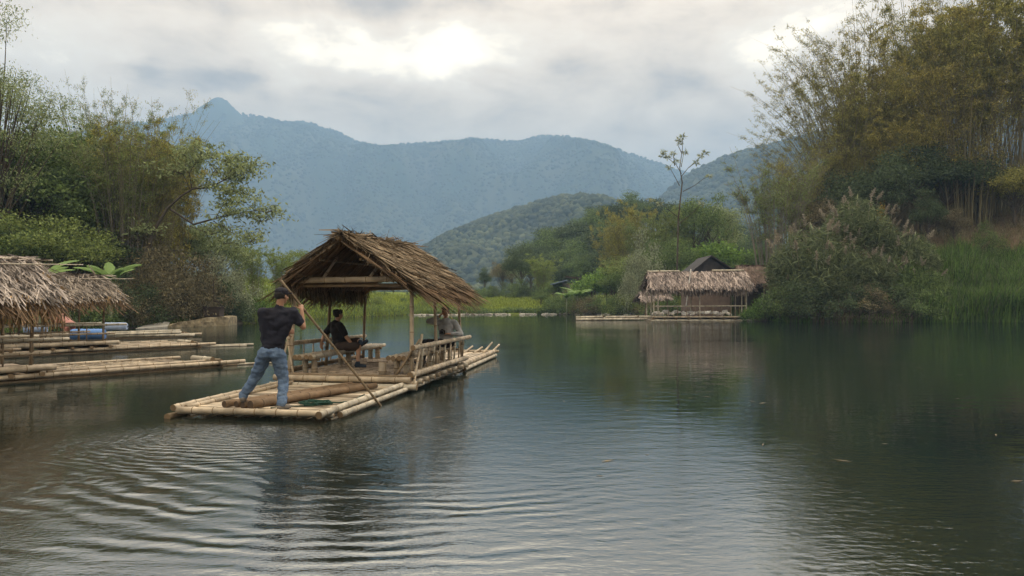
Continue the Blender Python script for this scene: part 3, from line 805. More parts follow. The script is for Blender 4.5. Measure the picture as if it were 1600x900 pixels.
# green rope
mb = MB(); pts = []
for i in range(84):
    a = i * .45; r_ = .17 + .05 * math.sin(i * .71); pts.append(Vector((.62 + math.cos(a) * r_ * 1.2 + .02 * math.sin(i), .78 + math.sin(a) * r_ * .9, .135 + i * .0004 + .015 * math.sin(i * .9) ** 2)))
pts = [Vector((.15, .35, .13)), Vector((.30, .55, .135)), Vector((.45, .55, .135))] + pts + [Vector((.9, 1.0, .135)), Vector((1.02, 1.2, .14)), Vector((1.1, 1.5, .2))]
mb.tube(pts, .009, 6); o = mb.build('rope', M['rope_green']); o.location = (FX, FY, 0); o.rotation_euler = (0, 0, -A0)
tag(o, 'dark green rope coiled on the fore deck slats', 'rope')
# punt pole
hand_p = Vector((-3.06, 10.68, 1.575)); wat = Vector((-2.06, 11.55, 0.0)); dd = (wat - hand_p)
top = hand_p - dd * .235; bot = hand_p + dd * 1.28
mb = MB(); mb.culm(top - hand_p, bot - hand_p, .019, step=.33, taper=.95)
o = mb.build('punt_pole', BAMD[:1] + [M['log_end']]); o.location = hand_p
tag(o, 'long thin bamboo punt pole slanting from the standing man into the water', 'pole')
POLE_DIR = dd.normalized()
# splash at the far end of the raft (small broken foam)


# ------------------------------------------------------------------ people
def frame_z(d):
    d = Vector(d).normalized(); a = d.orthogonal().normalized(); b = d.cross(a)
    return Matrix((a, b, d)).transposed()


def ell(mb, c, r, R=None, n=14):
    R = R or Matrix.Identity(3); vs = []; fs = []
    for i in range(1, n):
        t = math.pi * i / n
        for k in range(n):
            p = 2 * math.pi * k / n
            vs.append(Vector(c) + R @ Vector((r[0] * math.sin(t) * math.cos(p), r[1] * math.sin(t) * math.sin(p), r[2] * math.cos(t))))
    for i in range(n - 2):
        for k in range(n): fs.append((i * n + k, (i + 1) * n + k, (i + 1) * n + (k + 1) % n, i * n + (k + 1) % n))
    a = len(vs); vs.append(Vector(c) + R @ Vector((0, 0, r[2]))); vs.append(Vector(c) - R @ Vector((0, 0, r[2])))
    for k in range(n): fs.append((a, k, (k + 1) % n)); fs.append((a + 1, (n - 2) * n + (k + 1) % n, (n - 2) * n + k))
    mb.add(vs, fs)


def cap(mb, p0, p1, r0, r1=None, n=12):
    """tapered capsule"""
    r1 = r0 if r1 is None else r1; p0, p1 = Vector(p0), Vector(p1); d = p1 - p0; L = d.length
    if L < 1e-5: return ell(mb, p0, (r0,) * 3)
    R = frame_z(d); vs = []; fs = []; prof = []
    for i in range(1, 5): t = math.pi / 2 * i / 4; prof.append((r0 * math.sin(t), -r0 * math.cos(t)))
    for i in range(0, 4): t = math.pi / 2 * i / 4; prof.append((r1 * math.cos(t), L + r1 * math.sin(t)))
    for (rr, z) in prof:
        for k in range(n): a = 2 * math.pi * k / n; vs.append(p0 + R @ Vector((rr * math.cos(a), rr * math.sin(a), z)))
    m_ = len(prof)
    for i in range(m_ - 1):
        for k in range(n): fs.append((i * n + k, i * n + (k + 1) % n, (i + 1) * n + (k + 1) % n, (i + 1) * n + k))
    b = len(vs); vs.append(p0 + R @ Vector((0, 0, -r0))); vs.append(p0 + R @ Vector((0, 0, L + r1)))
    for k in range(n): fs.append((b, (k + 1) % n, k)); fs.append((b + 1, (m_ - 1) * n + k, (m_ - 1) * n + (k + 1) % n))
    mb.add(vs, fs)


def chain(mb, pts, rs):
    for i in range(len(pts) - 1): cap(mb, pts[i], pts[i + 1], rs[i], rs[i + 1])


def fuse(name, mb, mat, parent, voxel=.010, smooth=4, disp=0.0, dscale=9.0):
    """melt overlapping pieces into one continuous skin"""
    me = bpy.data.meshes.new(name); me.from_pydata(mb.v, [], mb.f); me.update()
    o = bpy.data.objects.new(name, me); COL.objects.link(o)
    r = o.modifiers.new('r', 'REMESH'); r.mode = 'VOXEL'; r.voxel_size = voxel
    s = o.modifiers.new('s', 'SMOOTH'); s.factor = .5; s.iterations = smooth
    dg = bpy.context.evaluated_depsgraph_get()
    nm = bpy.data.meshes.new_from_object(o.evaluated_get(dg)); nm.name = name
    o.modifiers.clear(); o.data = nm; bpy.data.meshes.remove(me)
    if disp:
        nm.update()
        for v in nm.vertices:
            c = v.co; k = mnoise.noise(Vector((c.x * dscale, c.y * dscale, c.z * dscale * 1.8))) + .5 * mnoise.noise(Vector((c.x * dscale * 2.3, c.y * dscale * 2.3, c.z * dscale * 3)))
            v.co = c + v.normal * k * disp
    nm.materials.clear(); nm.materials.append(mat)
    nm.polygons.foreach_set('use_smooth', [True] * len(nm.polygons)); nm.update()
    o.parent = parent
    return o


def hand(mb, wrist, d, pn, curl=.5, sc=1.0, side=1):
    """palm and five curling fingers; d = hand direction, pn = palm facing, side = thumb side (+1/-1)"""
    d = Vector(d).normalized(); pn = (Vector(pn) - d * Vector(pn).dot(d)).normalized(); s = d.cross(pn) * side; w_ = Vector(wrist)
    R = Matrix((s, pn, d)).transposed()
    ell(mb, w_ + d * .048 * sc, (.040 * sc, .017 * sc, .052 * sc), R, 12)
    cap(mb, w_ - d * .02, w_ + d * .03, .026 * sc, .024 * sc)
    for k, (off, ln) in enumerate([(.030, .90), (.010, 1.0), (-.010, .94), (-.029, .74)]):
        p = w_ + d * .086 * sc + s * off * sc; a = curl * .5
        for j, l in enumerate((.040, .028, .021)):
            dirv = d * math.cos(a) + pn * math.sin(a); q = p + dirv * l * ln * sc
            cap(mb, p, q, (.0095 - .001 * j) * sc, (.0088 - .001 * j) * sc, 8); p = q; a += curl
    p = w_ + d * .028 * sc + s * .034 * sc
    for j, (l, ang) in enumerate([(.036, .75), (.030, .45), (.022, .15)]):
        dirv = (d * math.cos(ang) + s * math.sin(ang) + pn * (.35 + .25 * j * curl)).normalized(); q = p + dirv * l * sc
        cap(mb, p, q, (.012 - .001 * j) * sc, (.011 - .001 * j) * sc, 8); p = q


def head(mb, c, f, up=(0, 0, 1), sc=1.0):
    """skull, jaw, nose, brow, ears; c = middle of the head, f = facing"""
    f = Vector(f).normalized(); up = Vector(up); up = (up - f * up.dot(f)).normalized(); s = f.cross(up); c = Vector(c)
    R = Matrix((s, f, up)).transposed()
    W = lambda x, y, z: c + R @ (Vector((x, y, z)) * sc)
    ell(mb, W(0, -.012, .028), (.076 * sc, .094 * sc, .088 * sc), R)
    ell(mb, W(0, .022, -.035), (.060 * sc, .066 * sc, .076 * sc), R)
    ell(mb, W(0, .050, -.082), (.030 * sc, .028 * sc, .024 * sc), R, 10)
    cap(mb, W(0, .088, .012), W(0, .106, -.022), .009 * sc, .015 * sc, 8)
    ell(mb, W(0, .075, .035), (.052 * sc, .014 * sc, .010 * sc), R, 10)
    ell(mb, W(0, .084, -.052), (.024 * sc, .010 * sc, .010 * sc), R, 10)
    for sg in (-1, 1):
        ell(mb, W(sg * .078, -.005, -.008), (.010 * sc, .020 * sc, .031 * sc), R, 10)
        ell(mb, W(sg * .042, .066, -.025), (.022 * sc, .020 * sc, .022 * sc), R, 10)
    return W, R


# ---- the standing punter, seen from behind
def punter():
    root = empty('person', (-3.50, 10.40, .13), label='man in navy T-shirt and blue jeans standing astride, poling the raft', cat='person')
    O = Vector(root.location); L = lambda x, y, z: Vector((x, y, z)) - O
    hd = L(-3.265, 10.44, 1.715); nk = L(-3.29, 10.40, 1.56)
    sL, sR = L(-3.50, 10.36, 1.475), L(-3.115, 10.44, 1.475)
    eR, wR = L(-2.985, 10.52, 1.275), L(-3.035, 10.62, 1.51)
    eL, wL = L(-3.54, 10.60, 1.22), L(-3.30, 10.72, 1.19)
    ch = L(-3.31, 10.40, 1.32); wa = L(-3.385, 10.40, 1.06); pe = L(-3.40, 10.40, .93)
    hL, hR = L(-3.485, 10.40, .89), L(-3.315, 10.41, .89)
    kL, kR = L(-3.66, 10.50, .56), L(-3.245, 10.46, .52)
    aL, aR = L(-3.82, 10.46, .305), L(-3.225, 10.30, .21)
    fdir = Vector((.62, .78, 0))
    b = MB()
    cap(b, nk - Vector((0, 0, .05)), nk + Vector((.02, .01, .12)), .055, .052)
    W, R = head(b, hd, (.45, .87, -.05))
    for s_ in (sL, sR): cap(b, ch + Vector((0, 0, .10)), s_, .060, .050)
    cap(b, ch, wa, .088, .082); cap(b, wa, pe, .082, .085)
    chain(b, [sR, eR, wR], [.050, .041, .028]); chain(b, [sL, eL, wL], [.050, .040, .027])
    for h_, k_, a_ in ((hL, kL, aL), (hR, kR, aR)): chain(b, [h_, k_, a_], [.075, .052, .036])
    # right hand closed round the pole
    hp = hand_p - O
    hand(b, wR, (hp - wR) + Vector((0, 0, .03)), Vector((-.4, .6, -.1)), 1.15, 1.0, 1)
    hand(b, wL, (.75, .5, .1), (.3, .8, 0), .7, 1.0, -1)
    fuse('body', b, M['skin_tan'], root, .0075, 3)
    # shirt
    b = MB(); up = Vector((0, 0, 1))
    ell(b, L(-3.31, 10.40, 1.36), (.190, .120, .18), Matrix.Rotation(.25, 3, 'Z')); ell(b, L(-3.365, 10.40, 1.12), (.160, .112, .20), Matrix.Rotation(.2, 3, 'Z'))
    ell(b, L(-3.385, 10.40, .985), (.160, .118, .10), Matrix.Rotation(.2, 3, 'Z'))
    cap(b, sL, sR, .080, .080); cap(b, nk - up * .10, nk - up * .01, .10, .064)
    cap(b, sR, sR.lerp(eR, .62), .078, .074); cap(b, sL, sL.lerp(eL, .66), .078, .072)
    cap(b, sL, wa + Vector((-.055, 0, 0)), .085, .098); cap(b, sR, wa + Vector((.055, 0, 0)), .085, .098)
    fuse('shirt', b, M['navy_shirt'], root, .011, 3, .022, 7)
    # jeans
    b = MB(); ell(b, pe + Vector((.0, -.01, .0)), (.168, .125, .115), Matrix.Rotation(.15, 3, 'Z'))
    for h_, k_, a_ in ((hL, kL, aL), (hR, kR, aR)):
        chain(b, [h_, h_.lerp(k_, .5), k_, k_.lerp(a_, .5), a_], [.112, .097, .078, .072, .066])
    ell(b, pe + Vector((-.065, -.065, -.035)), (.085, .075, .09)); ell(b, pe + Vector((.075, -.06, -.035)), (.085, .075, .09))
    fuse('jeans', b, M['jeans'], root, .012, 3, .014, 10)
    # shoes
    for a_, tw in ((aL, Vector((-.25, .97, 0))), (aR, Vector((.35, .94, 0)))):
        b = MB(); f_ = tw.normalized(); z0 = a_.z - .085
        cap(b, a_ + Vector((0, 0, -.01)), Vector((a_.x, a_.y, z0 + .03)) - f_ * .03, .048, .044)
        cap(b, Vector((a_.x, a_.y, z0 + .035)) - f_ * .035, Vector((a_.x, a_.y, z0 + .022)) + f_ * .155, .043, .036)
        sh = fuse('shoe', b, M['shoe_grey'], root, .008, 2)
        b = MB(); b.tube([Vector((a_.x, a_.y, z0)) - f_ * .085 + Vector((0, 0, 0)), Vector((a_.x, a_.y, z0)) - f_ * .02, Vector((a_.x, a_.y, z0)) + f_ * .12, Vector((a_.x, a_.y, z0)) + f_ * .19], [.02, .034, .036, .018], 10)
        for i, v in enumerate(b.v): b.v[i] = (v[0], v[1], z0 + (v[2] - z0) * .4)
        b.build('sole', M['sole'], sh)
    # hair and cap
    b = MB(); ell(b, W(0, -.022, .020), (.083, .098, .085), R); fuse('hair', b, M['hair'], root, .009, 2, .004, 40)
    b = MB(); ell(b, W(0, -.008, .066), (.088, .104, .062), R); ell(b, W(0, -.012, .040), (.087, .104, .034), R)
    ell(b, W(0, .125, .048), (.068, .055, .010), R, 10); ell(b, W(0, -.008, .128), (.010, .010, .008), R, 8)
    fuse('cap', b, M['cap_navy'], root, .008, 2)


punter()


def seated(name_label, spec):
    root = empty('person', spec['loc'], label=name_label, cat='person'); O = Vector(spec['loc']); J = {k: Vector(v) - O for k, v in spec['J'].items()}
    f = Vector(spec['face']).normalized(); up = Vector((0, 0, 1)); ctr = (J['hL'] + J['hR']) / 2; sm = (J['sL'] + J['sR']) / 2
    acr = (J['sR'] - J['sL']).normalized(); Rz = Matrix.Rotation(math.atan2(acr.y, acr.x), 3, 'Z')
    b = MB(); nk = J['neck']
    cap(b, nk - up * .06, nk + (J['head'] - nk) * .6, .055, .050)
    W, R = head(b, J['head'], spec['face'], spec.get('hup', (0, 0, 1)))
    chain(b, [sm - up * .08, (sm + ctr) / 2, ctr], [.085, .082, .085])
    for s in 'LR':
        cap(b, sm - up * .05, J['s' + s], .058, .050)
        chain(b, [J['s' + s], J['e' + s], J['w' + s]], [.050, .040, .027])
        chain(b, [J['h' + s], J['k' + s], J['a' + s]], [.075, .054, .038])
        hand(b, J['w' + s], spec['hd' + s], spec['hp' + s], spec['hc' + s], 1.0, 1 if s == 'R' else -1)
    fuse('body', b, M['skin'], root, .0085, 3)
    b = MB()
    ell(b, sm - up * .10, (.195, .115, .14), Rz); ell(b, (sm + ctr) / 2, (.170, .125, .18), Rz); ell(b, ctr + up * .07, (.175, .14, .12), Rz)
    cap(b, sm, (sm + ctr) / 2, .12, .13)
    cap(b, J['sL'], J['sR'], .075, .075); cap(b, nk - up * .12, nk - up * .02, .10, .062)
    for s in 'LR':
        if spec['long']: chain(b, [J['s' + s], J['s' + s].lerp(J['e' + s], .5), J['e' + s], J['w' + s] * .9 + J['e' + s] * .1], [.074, .068, .060, .040])
        else: cap(b, J['s' + s], J['s' + s].lerp(J['e' + s], .66), .076, .070)
    fuse('sweater' if spec['long'] else 'shirt', b, spec['top'], root, .011, 4, .010, 8)
    b = MB(); ell(b, ctr, (.175, .14, .11), Rz)
    for s in 'LR':
        h_, k_, a_ = J['h' + s], J['k' + s], J['a' + s]
        if spec['trousers']: chain(b, [h_, h_.lerp(k_, .5), k_, k_.lerp(a_, .5), a_], [.105, .092, .074, .066, .058])
        else: chain(b, [h_, h_.lerp(k_, .5), h_.lerp(k_, .88)], [.105, .098, .092])
    fuse('trousers' if spec['trousers'] else 'shorts', b, spec['bottom'], root, .012, 3, .009, 9)
    for s in 'LR':
        a_ = J['a' + s]; f_ = Vector(spec['toe' + s]).normalized(); dn = Vector(spec.get('dn' + s, (0, 0, -1))).normalized()
        b = MB(); q = a_ + dn * .055
        cap(b, a_, q - f_ * .03, .046, .043); cap(b, q - f_ * .035, q + f_ * .15 + dn * .008, .042, .035)
        sh = fuse('shoe', b, spec['shoe'], root, .008, 2)
        b = MB(); Rs = Matrix((f_.cross(-dn), f_, -dn)).transposed(); ell(b, q + f_ * .055 + dn * .038, (.040, .135, .013), Rs, 12); b.build('sole', M['sole'], sh)
    b = MB(); ell(b, W(0, -.026, .026), (.085, .098, .090), R)
    if spec.get('hairy'):
        for k in range(26):
            a = k * 2.4; ell(b, W(.07 * math.cos(a), -.02 + .08 * math.sin(a), .045 + .05 * ((k * 37 % 11) / 11)), (.028, .028, .026), R, 8)
    fuse('hair', b, M['hair'], root, .008, 2, .005, 40)
    if spec.get('cap'):
        b = MB(); ell(b, W(0, -.008, .072), (.092, .106, .060), R); ell(b, W(0, .085, .072), (.066, .045, .012), R, 10); ell(b, W(0, -.01, .048), (.090, .106, .03), R)
        fuse('cap', b, spec['cap'], root, .008, 2)
    if spec.get('facial'):
        for sg in (-1, 1):
            b = MB(); ell(b, W(sg * .031, .086, .008), (.013, .007, .006), R, 8); b.build('eye', M['eye'], root)
            b = MB(); cap(b, W(sg * .014, .093, .032), W(sg * .048, .082, .034), .004, .0035, 8); b.build('eyebrow', M['hair'], root)
        b = MB(); cap(b, W(-.020, .092, -.052), W(.020, .092, -.052), .0055, .0055, 8); b.build('mouth', M['lip'], root)
    return root, W


# man in black shirt on the left bench, turned away to the right
c1 = raftw(-.93, 5.15, .0)
def q1(dx, dy, z): return (c1.x + dx, c1.y + dy, z)
seated('man in black T-shirt and brown shorts sitting cross-legged on the left bench', dict(
    loc=q1(0, 0, .60), face=(.70, .66, -.08), long=False, trousers=False, top=M['black_shirt'], bottom=M['brown_shorts'], shoe=M['shoe_blue'], hairy=True,
    J=dict(head=q1(.02, .03, 1.36), neck=q1(-.005, .02, 1.225), sL=q1(-.14, .18, 1.14), sR=q1(.10, -.13, 1.13), eL=q1(-.30, .12, .93), wL=q1(-.32, .0, .80),
           eR=q1(.24, -.14, .89), wR=q1(.36, -.10, .72), hL=q1(.02, .10, .72), hR=q1(.08, -.08, .71), kL=q1(.43, .18, .80), kR=q1(.48, -.12, .70), aL=q1(.50, -.08, .80), aR=q1(.48, -.20, .375)),
    hdL=(.0, -.2, -1), hpL=(.3, -.5, .2), hcL=.35, hdR=(.7, .1, -.5), hpR=(-.2, 0, -1), hcR=.45,
    toeL=(.55, -.25, .35), dnL=(.45, -.2, -.85), toeR=(.92, -.2, 0)))
# man in grey sweater on the right bench, facing the camera
c2 = raftw(.92, 6.42, .0)
def q2(dx, dy, z): return (c2.x + dx + .13, c2.y + dy, z)
_, W2 = seated('smiling man in grey sweater and dark cap holding a camera on the right bench', dict(
    loc=q2(0, 0, .60), face=(-.10, -.99, .10), hup=(-.08, 0, 1), long=True, trousers=True, top=M['grey_sweater'], bottom=M['dark_trousers'], shoe=M['shoe_blue'], hairy=False, cap=M['cap_navy'], facial=True,
    J=dict(head=q2(.01, -.03, 1.40), neck=q2(.02, .0, 1.265), sR=q2(-.15, -.0, 1.17), sL=q2(.21, .0, 1.16), eR=q2(-.36, -.02, 1.20), wR=q2(-.13, -.05, 1.30),
           eL=q2(.36, -.10, .92), wL=q2(.14, -.22, .93), hL=q2(.11, -.02, .715), hR=q2(-.07, -.04, .71), kR=q2(-.44, -.10, .74), kL=q2(-.36, -.30, .74), aR=q2(-.55, -.06, .38), aL=q2(-.46, -.32, .38)),
    hdR=(.55, .05, .65), hpR=(.8, .2, -.3), hcR=.4, hdL=(-1, -.05, .05), hpL=(0, .3, -1), hcL=.6,
    toeL=(-.8, -.5, 0), toeR=(-.9, -.3, 0)))
# camera in his hand
cm = Vector(q2(-.04, -.24, .965)); root = empty('camera_body', cm, label='black camera held in the lap of the man in the grey sweater', cat='camera')
mb = MB(); mb.box((0, 0, 0), .13, .06, .09); mb.box((0, 0, .055), .055, .05, .03); mb.build('case', M['black_plastic'], root, smooth=False)
mb = MB(); mb.tube([(0, -.03, 0), (0, -.07, 0), (0, -.10, 0)], [.036, .036, .032], 16); ln_ = mb.build('lens', M['black_plastic'], root)
mb = MB(); mb.tube([(0, -.1005, 0), (0, -.103, 0)], [.027, .027], 16); mb.build('front_glass', M['glass_lens'], ln_)


# ------------------------------------------------------------------ moored rafts with huts on the left
def hut_raft(tip, ang, tip_len, hut_len, width, label, zd=.24, roof_mats=None, ridge_z=2.48, eave_z=1.68, posts_u=(), rails=True, n=4200, slats='cross', fr=(.2, .5), strips=(.25, .5), wd=(.018, .045), mats=BAMG, over=(.4, .3)):
    r = empty('hut_raft' if hut_len else 'flat_raft', tip, -ang, label=label, cat='raft')
    tot = tip_len + hut_len
    for k in range(int(width / .15)):
        v = -.06 - k * .15
        one_culm('hull_pole', (v, -tot + random.uniform(-.3, .3), -.01), (v, random.uniform(-.45, .25), .02), .055, r, BAMD)
    one_culm('edge_pole', (0, -tot, .10), (0, .25, .12), .058, r, BAM); one_culm('edge_pole', (-.34, -tip_len + .1, .15), (-.30, -.25, .16), .045, r, BAM)
    one_culm('edge_pole', (-width, -tot, .13), (-width + .1, -.4, .15), .045, r, BAM)
    if slats == 'cross':
        k = 0; mb = MB(); u = -tip_len + .1
        while u < -.75:
            mb.culm((-width + .12, u, .105), (-.38, u + .03, .115), .040, step=.6); u += .19
        mb.build('tip_deck', BAM, r)
    else:
        mb = MB()
        for k in range(int((width - .2) / .085)):
            mb.box((-.14 - k * .085, -tip_len / 2 - .15, .13 + random.uniform(-.004, .004)), .072, tip_len - .3 + random.uniform(-.1, .1), .02)
        mb.build('tip_deck', [M['bamboo']], r, smooth=False)
    one_culm('end_log', (-.95, -.62, .20), (-.10, -.55, .20), .075, r, BAMG, step=.5); one_culm('end_log', (-.85, -.40, .16), (-.05, -.36, .16), .060, r, BAMD, step=.5)
    lash('lashing', (0, -.45, .12), .075, r, 3, (0, 1, 0))
    if not hut_len: return r
    ub = -tip_len
    for u in np.arange(ub - .12, -tot, -.55): one_culm('deck_bearer', (-width, u, zd - .1), (.10, u, zd - .1), .055, r, BAMD)
    mb = MB()
    for k in range(int(width / .09)): mb.box((-.05 - k * .09, ub - hut_len / 2, zd - .02 + random.uniform(-.004, .004)), .078, hut_len, .018)
    mb.build('hut_floor', M['mat_deck'], r, smooth=False)
    one_culm('deck_edge_pole', (.02, -tot, zd + .02), (.02, ub + .15, zd + .03), .075, r, BAM, step=.6)
    for v in (-.18, -width + .2):
        for u in posts_u: one_culm('post', (v, ub - u, zd), (v + random.uniform(-.06, .06), ub - u + random.uniform(-.06, .06), eave_z + .1), .038, r, BAMD, step=.4)
        if rails:
            one_culm('top_rail', (v + .05, -tot, zd + .62), (v + .05, ub + .45, zd + .60), .040, r, BAMG)
            one_culm('middle_rail', (v + .03, -tot, zd + .32), (v + .03, ub + .1, zd + .32), .034, r, BAM)
            for u in np.arange(ub - .25, -tot, -.5): one_culm('baluster', (v + .03, u, zd), (v + .05, u, zd + .6), .018, r, BAMD)
    one_culm('wall_plate', (-.18, -tot, eave_z + .02), (-.18, ub + .25, eave_z + .02), .04, r, BAMD); one_culm('wall_plate', (-width + .2, -tot, eave_z + .02), (-width + .2, ub + .25, eave_z + .02), .04, r, BAMD)
    for u in posts_u: one_culm('tie_beam', (-width, ub - u, eave_z), (0, ub - u, eave_z), .035, r, BAMD)
    mid = -width / 2; o1, o2 = over
    rf = strip_roof(r, (mid, ub + o1 * .4, ridge_z), (mid, -tot - .2, ridge_z), (-width - .15, ub + o1, eave_z - .06), (-width - .15, -tot - .2, eave_z - .06),
                    (.15, ub + o1, eave_z - .06), (.15, -tot - .2, eave_z - .06), n, roof_mats, nf=700, fr=fr, ln=strips, wd=wd, lift=.09)
    for k in range(3): one_culm('ridge_pole', (mid + random.uniform(-.2, .2), -tot, ridge_z + .04), (mid + random.uniform(-.25, .25), ub + random.uniform(-.2, .6), ridge_z + .05), .02, r, BAMG)
    one_culm('roof_lath', (mid + .2, ub - 1.6, ridge_z - .10), (mid + .5, ub + .9, ridge_z - .05), .014, r, BAMG)
    return r


AL = math.radians(39.9)
gm = (M['thatch_grey'], M['thatch_fringe'], M['thatch_under'])
hut_raft((-6.95, 18.5, 0), AL, 4.2, 4.6, 2.2, 'near left moored raft whose grey thatched hut is cut by the frame edge', roof_mats=gm, ridge_z=2.50, eave_z=1.74, posts_u=(.25, 2.2, 4.2), fr=(.38, .80), over=(.25, .2))
hut_raft((-10.8, 26.2, 0), AL, 3.2, 6.0, 2.4, 'second moored raft on the left with the smaller weathered thatched hut', roof_mats=(M['thatch_weathered'], M['thatch_fringe'], M['thatch_under']), zd=.28, ridge_z=2.44, eave_z=1.74, posts_u=(.25, 2.0, 4.0, 5.7), slats='long', fr=(.15, .4), over=(.25, .2))
hut_raft((-14.6, 34.0, 0), math.radians(48), 11, 0, 2.2, 'third moored raft without a hut, behind the second hut raft', slats='long')
for k, (a, b_, rr) in enumerate([((-13.7, 30.4, .42), (-19.0, 27.2, .34), .05), ((-13.5, 30.0, .36), (-19.2, 26.6, .30), .055), ((-13.2, 30.6, .22), (-18.5, 27.8, .30), .05), ((-13.4, 31.1, .24), (-18.2, 27.4, .42), .045)]):
    mb = MB(); mb.culm((0, 0, 0), Vector(b_) - Vector(a), rr, step=.5); o = mb.build('bamboo_pole', BAMG); o.location = a
    tag(o, 'weathered pole in the loose stack beyond the second hut raft', 'pole', 'poles stacked beyond the second hut raft')
for k, (a, b_) in enumerate([((-9.55, 27.2, .05), (-10.9, 26.6, .04)), ((-9.7, 26.9, .02), (-11.0, 26.1, .03))]):
    mb = MB(); mb.culm((0, 0, 0), Vector(b_) - Vector(a), .035, step=.5); o = mb.build('floating_pole', BAMG); o.location = a
    tag(o, 'thin pole floating off the tip of the second hut raft', 'pole', 'thin poles floating off the second raft')
mb = MB(); mb.culm((0, 0, 0), Vector((-6.0, 17.9, .0)) - Vector((-7.6, 16.9, .0)), .035, step=.5); o = mb.build('floating_pole', BAMG); o.location = (-7.6, 17.2, .02)
o.location = (-7.55, 18.6, .02); tag(o, 'thin pole floating at the tip of the near left raft', 'pole')


def barrel(loc, L_, r_, rz, mat, label, tilt=0.0, name='plastic_barrel'):
    root = empty(name, loc, rz, label=label, cat='barrel'); root.rotation_euler = (0, tilt, rz)
    mb = MB(); ts = [0, .03, .08, .30, .33, .36, .64, .67, .70, .92, .97, 1.0]; rs = [.80, .93, 1, 1, 1.05, 1, 1, 1.05, 1, 1, .93, .80]
    mb.tube([((t - .5) * L_, 0, 0) for t in ts], [r_ * k for k in rs], 20); mb.build('drum', mat, root)
    mb = MB(); mb.tube([(L_ * .5, r_ * .45, 0), (L_ * .5 + .03, r_ * .45, 0)], .03, 10); mb.build('bung', M['black_plastic'], root)
    return root


barrel((-15.55, 27.0, .42), 1.15, .20, .2, M['blue_barrel'], 'blue plastic barrel lying behind the railing of the second hut raft')
barrel((-18.9, 29.2, .55), .8, .2, .4, M['paleblue_barrel'], 'pale blue barrel half hidden behind the near hut posts')
barrel((-15.9, 29.5, .62), .9, .16, .1, M['paleblue_barrel'], 'pale blue float under the right post of the second hut')
root = empty('drain_pipe', (-19.2, 31.0, 1.0), label='pinkish clay pipe leaning on the bank behind the left huts', cat='pipe'); root.rotation_euler = (0, .62, -.1)
mb = MB(); n_ = 20; L_ = 1.7
for (ra, rb, za, zb, fl_) in ((.25, .25, -L_ / 2, L_ / 2, 0), (.21, .21, -L_ / 2, L_ / 2, 1)):
    vs = [(zz, rr * math.cos(2 * math.pi * k / n_), rr * math.sin(2 * math.pi * k / n_)) for zz, rr in ((za, ra), (zb, rb)) for k in range(n_)]
    mb.add(vs, [(k, (k + 1) % n_, n_ + (k + 1) % n_, n_ + k) if fl_ else (k, n_ + k, n_ + (k + 1) % n_, (k + 1) % n_) for k in range(n_)])
for zz in (-L_ / 2, L_ / 2): mb.add([(zz, rr * math.cos(2 * math.pi * k / n_), rr * math.sin(2 * math.pi * k / n_)) for rr in (.21, .25) for k in range(n_)], [(k, (k + 1) % n_, n_ + (k + 1) % n_, n_ + k) for k in range(n_)])
mb.build('tube', M['pink_pipe'], root)
mb = MB(); mb.tube([(L_ / 2 - .10, 0, 0), (L_ / 2 - .02, 0, 0)], [.27, .27], 20, cap=False); mb.build('collar', M['pink_pipe'], root)

# stone landing with hooped crate
def landing():
    mb = MB(); rndm = random.Random(3)
    # irregular wall from px 262..355 at Y~47
    a, b_ = G(262, 45.5), G(356, 48.5)
    N = 16; vs = []; fs = []
    for i in range(N + 1):
        t = i / N; p = a.lerp(b_, t); h = .2 + .36 * min(1, t * 1.5) + rndm.uniform(-.04, .04); nrm = Vector((-.1, 1, 0))
        vs += [p + Vector((0, rndm.uniform(-.1, .1), -.8)), p + Vector((0, rndm.uniform(-.12, .12), h * .5)), p + Vector((0, rndm.uniform(0, .12), h)), p + nrm * 2.2 + Vector((0, 0, h + .05)), p + nrm * 2.3 + Vector((0, 0, -.8))]
    for i in range(N):
        for j in range(4): fs.append((i * 5 + j, (i + 1) * 5 + j, (i + 1) * 5 + j + 1, i * 5 + j + 1))
    fs += [(0, 1, 2, 3, 4), tuple(N * 5 + k for k in (4, 3, 2, 1, 0))]
    mb.add(vs, fs); o = mb.build('stone_landing', M['stone'], smooth=False); tag(o, 'mossy ochre stone landing wall at the foot of the left bank', 'wall')
    mb = MB(); p0, p1 = G(212, 43.2, .02), G(262, 45.6, .30)
    mb.add([p0, G(262, 44.9, .10), p1 + Vector((0, .3, .0)), G(258, 46.5, .34), G(222, 44.8, .12), G(262, 44.9, -.4), G(212, 43.2, -.4), G(222, 44.8, -.4)], [(0, 1, 2, 3, 4), (0, 6, 5, 1), (0, 4, 7, 6)])
    o = mb.build('stone_slab', M['pebble'], smooth=False); tag(o, 'flat pale slab sloping into the water left of the stone landing', 'slab')
    r = empty('hooped_crate', G(334, 48.6, .60), label='dark wooden crate with arched hoop standing on the stone landing', cat='crate')
    mb = MB(); mb.box((0, 0, .32), 1.05, .8, .62); 
    for z in (.08, .25, .42, .58): mb.box((0, -.41, z), 1.10, .03, .06)
    mb.build('box', M['dark_wood'], r, smooth=False)
    mb = MB(); mb.tube([(-.5 * math.cos(t * math.pi / 12), 0, .62 + .42 * math.sin(t * math.pi / 12)) for t in range(13)], .035, 8); mb.build('hoop', M['dark_wood'], r)
    mb = MB(); mb.box((0, 0, .64), 1.2, .9, .05); mb.build('lid', M['dark_wood'], r, smooth=False)
    mb = MB(); mb.tube([(0, 0, 1.0), (0, 0, 2.6)], .02, 6); mb.build('pole', M['dark_wood'], r)


landing()

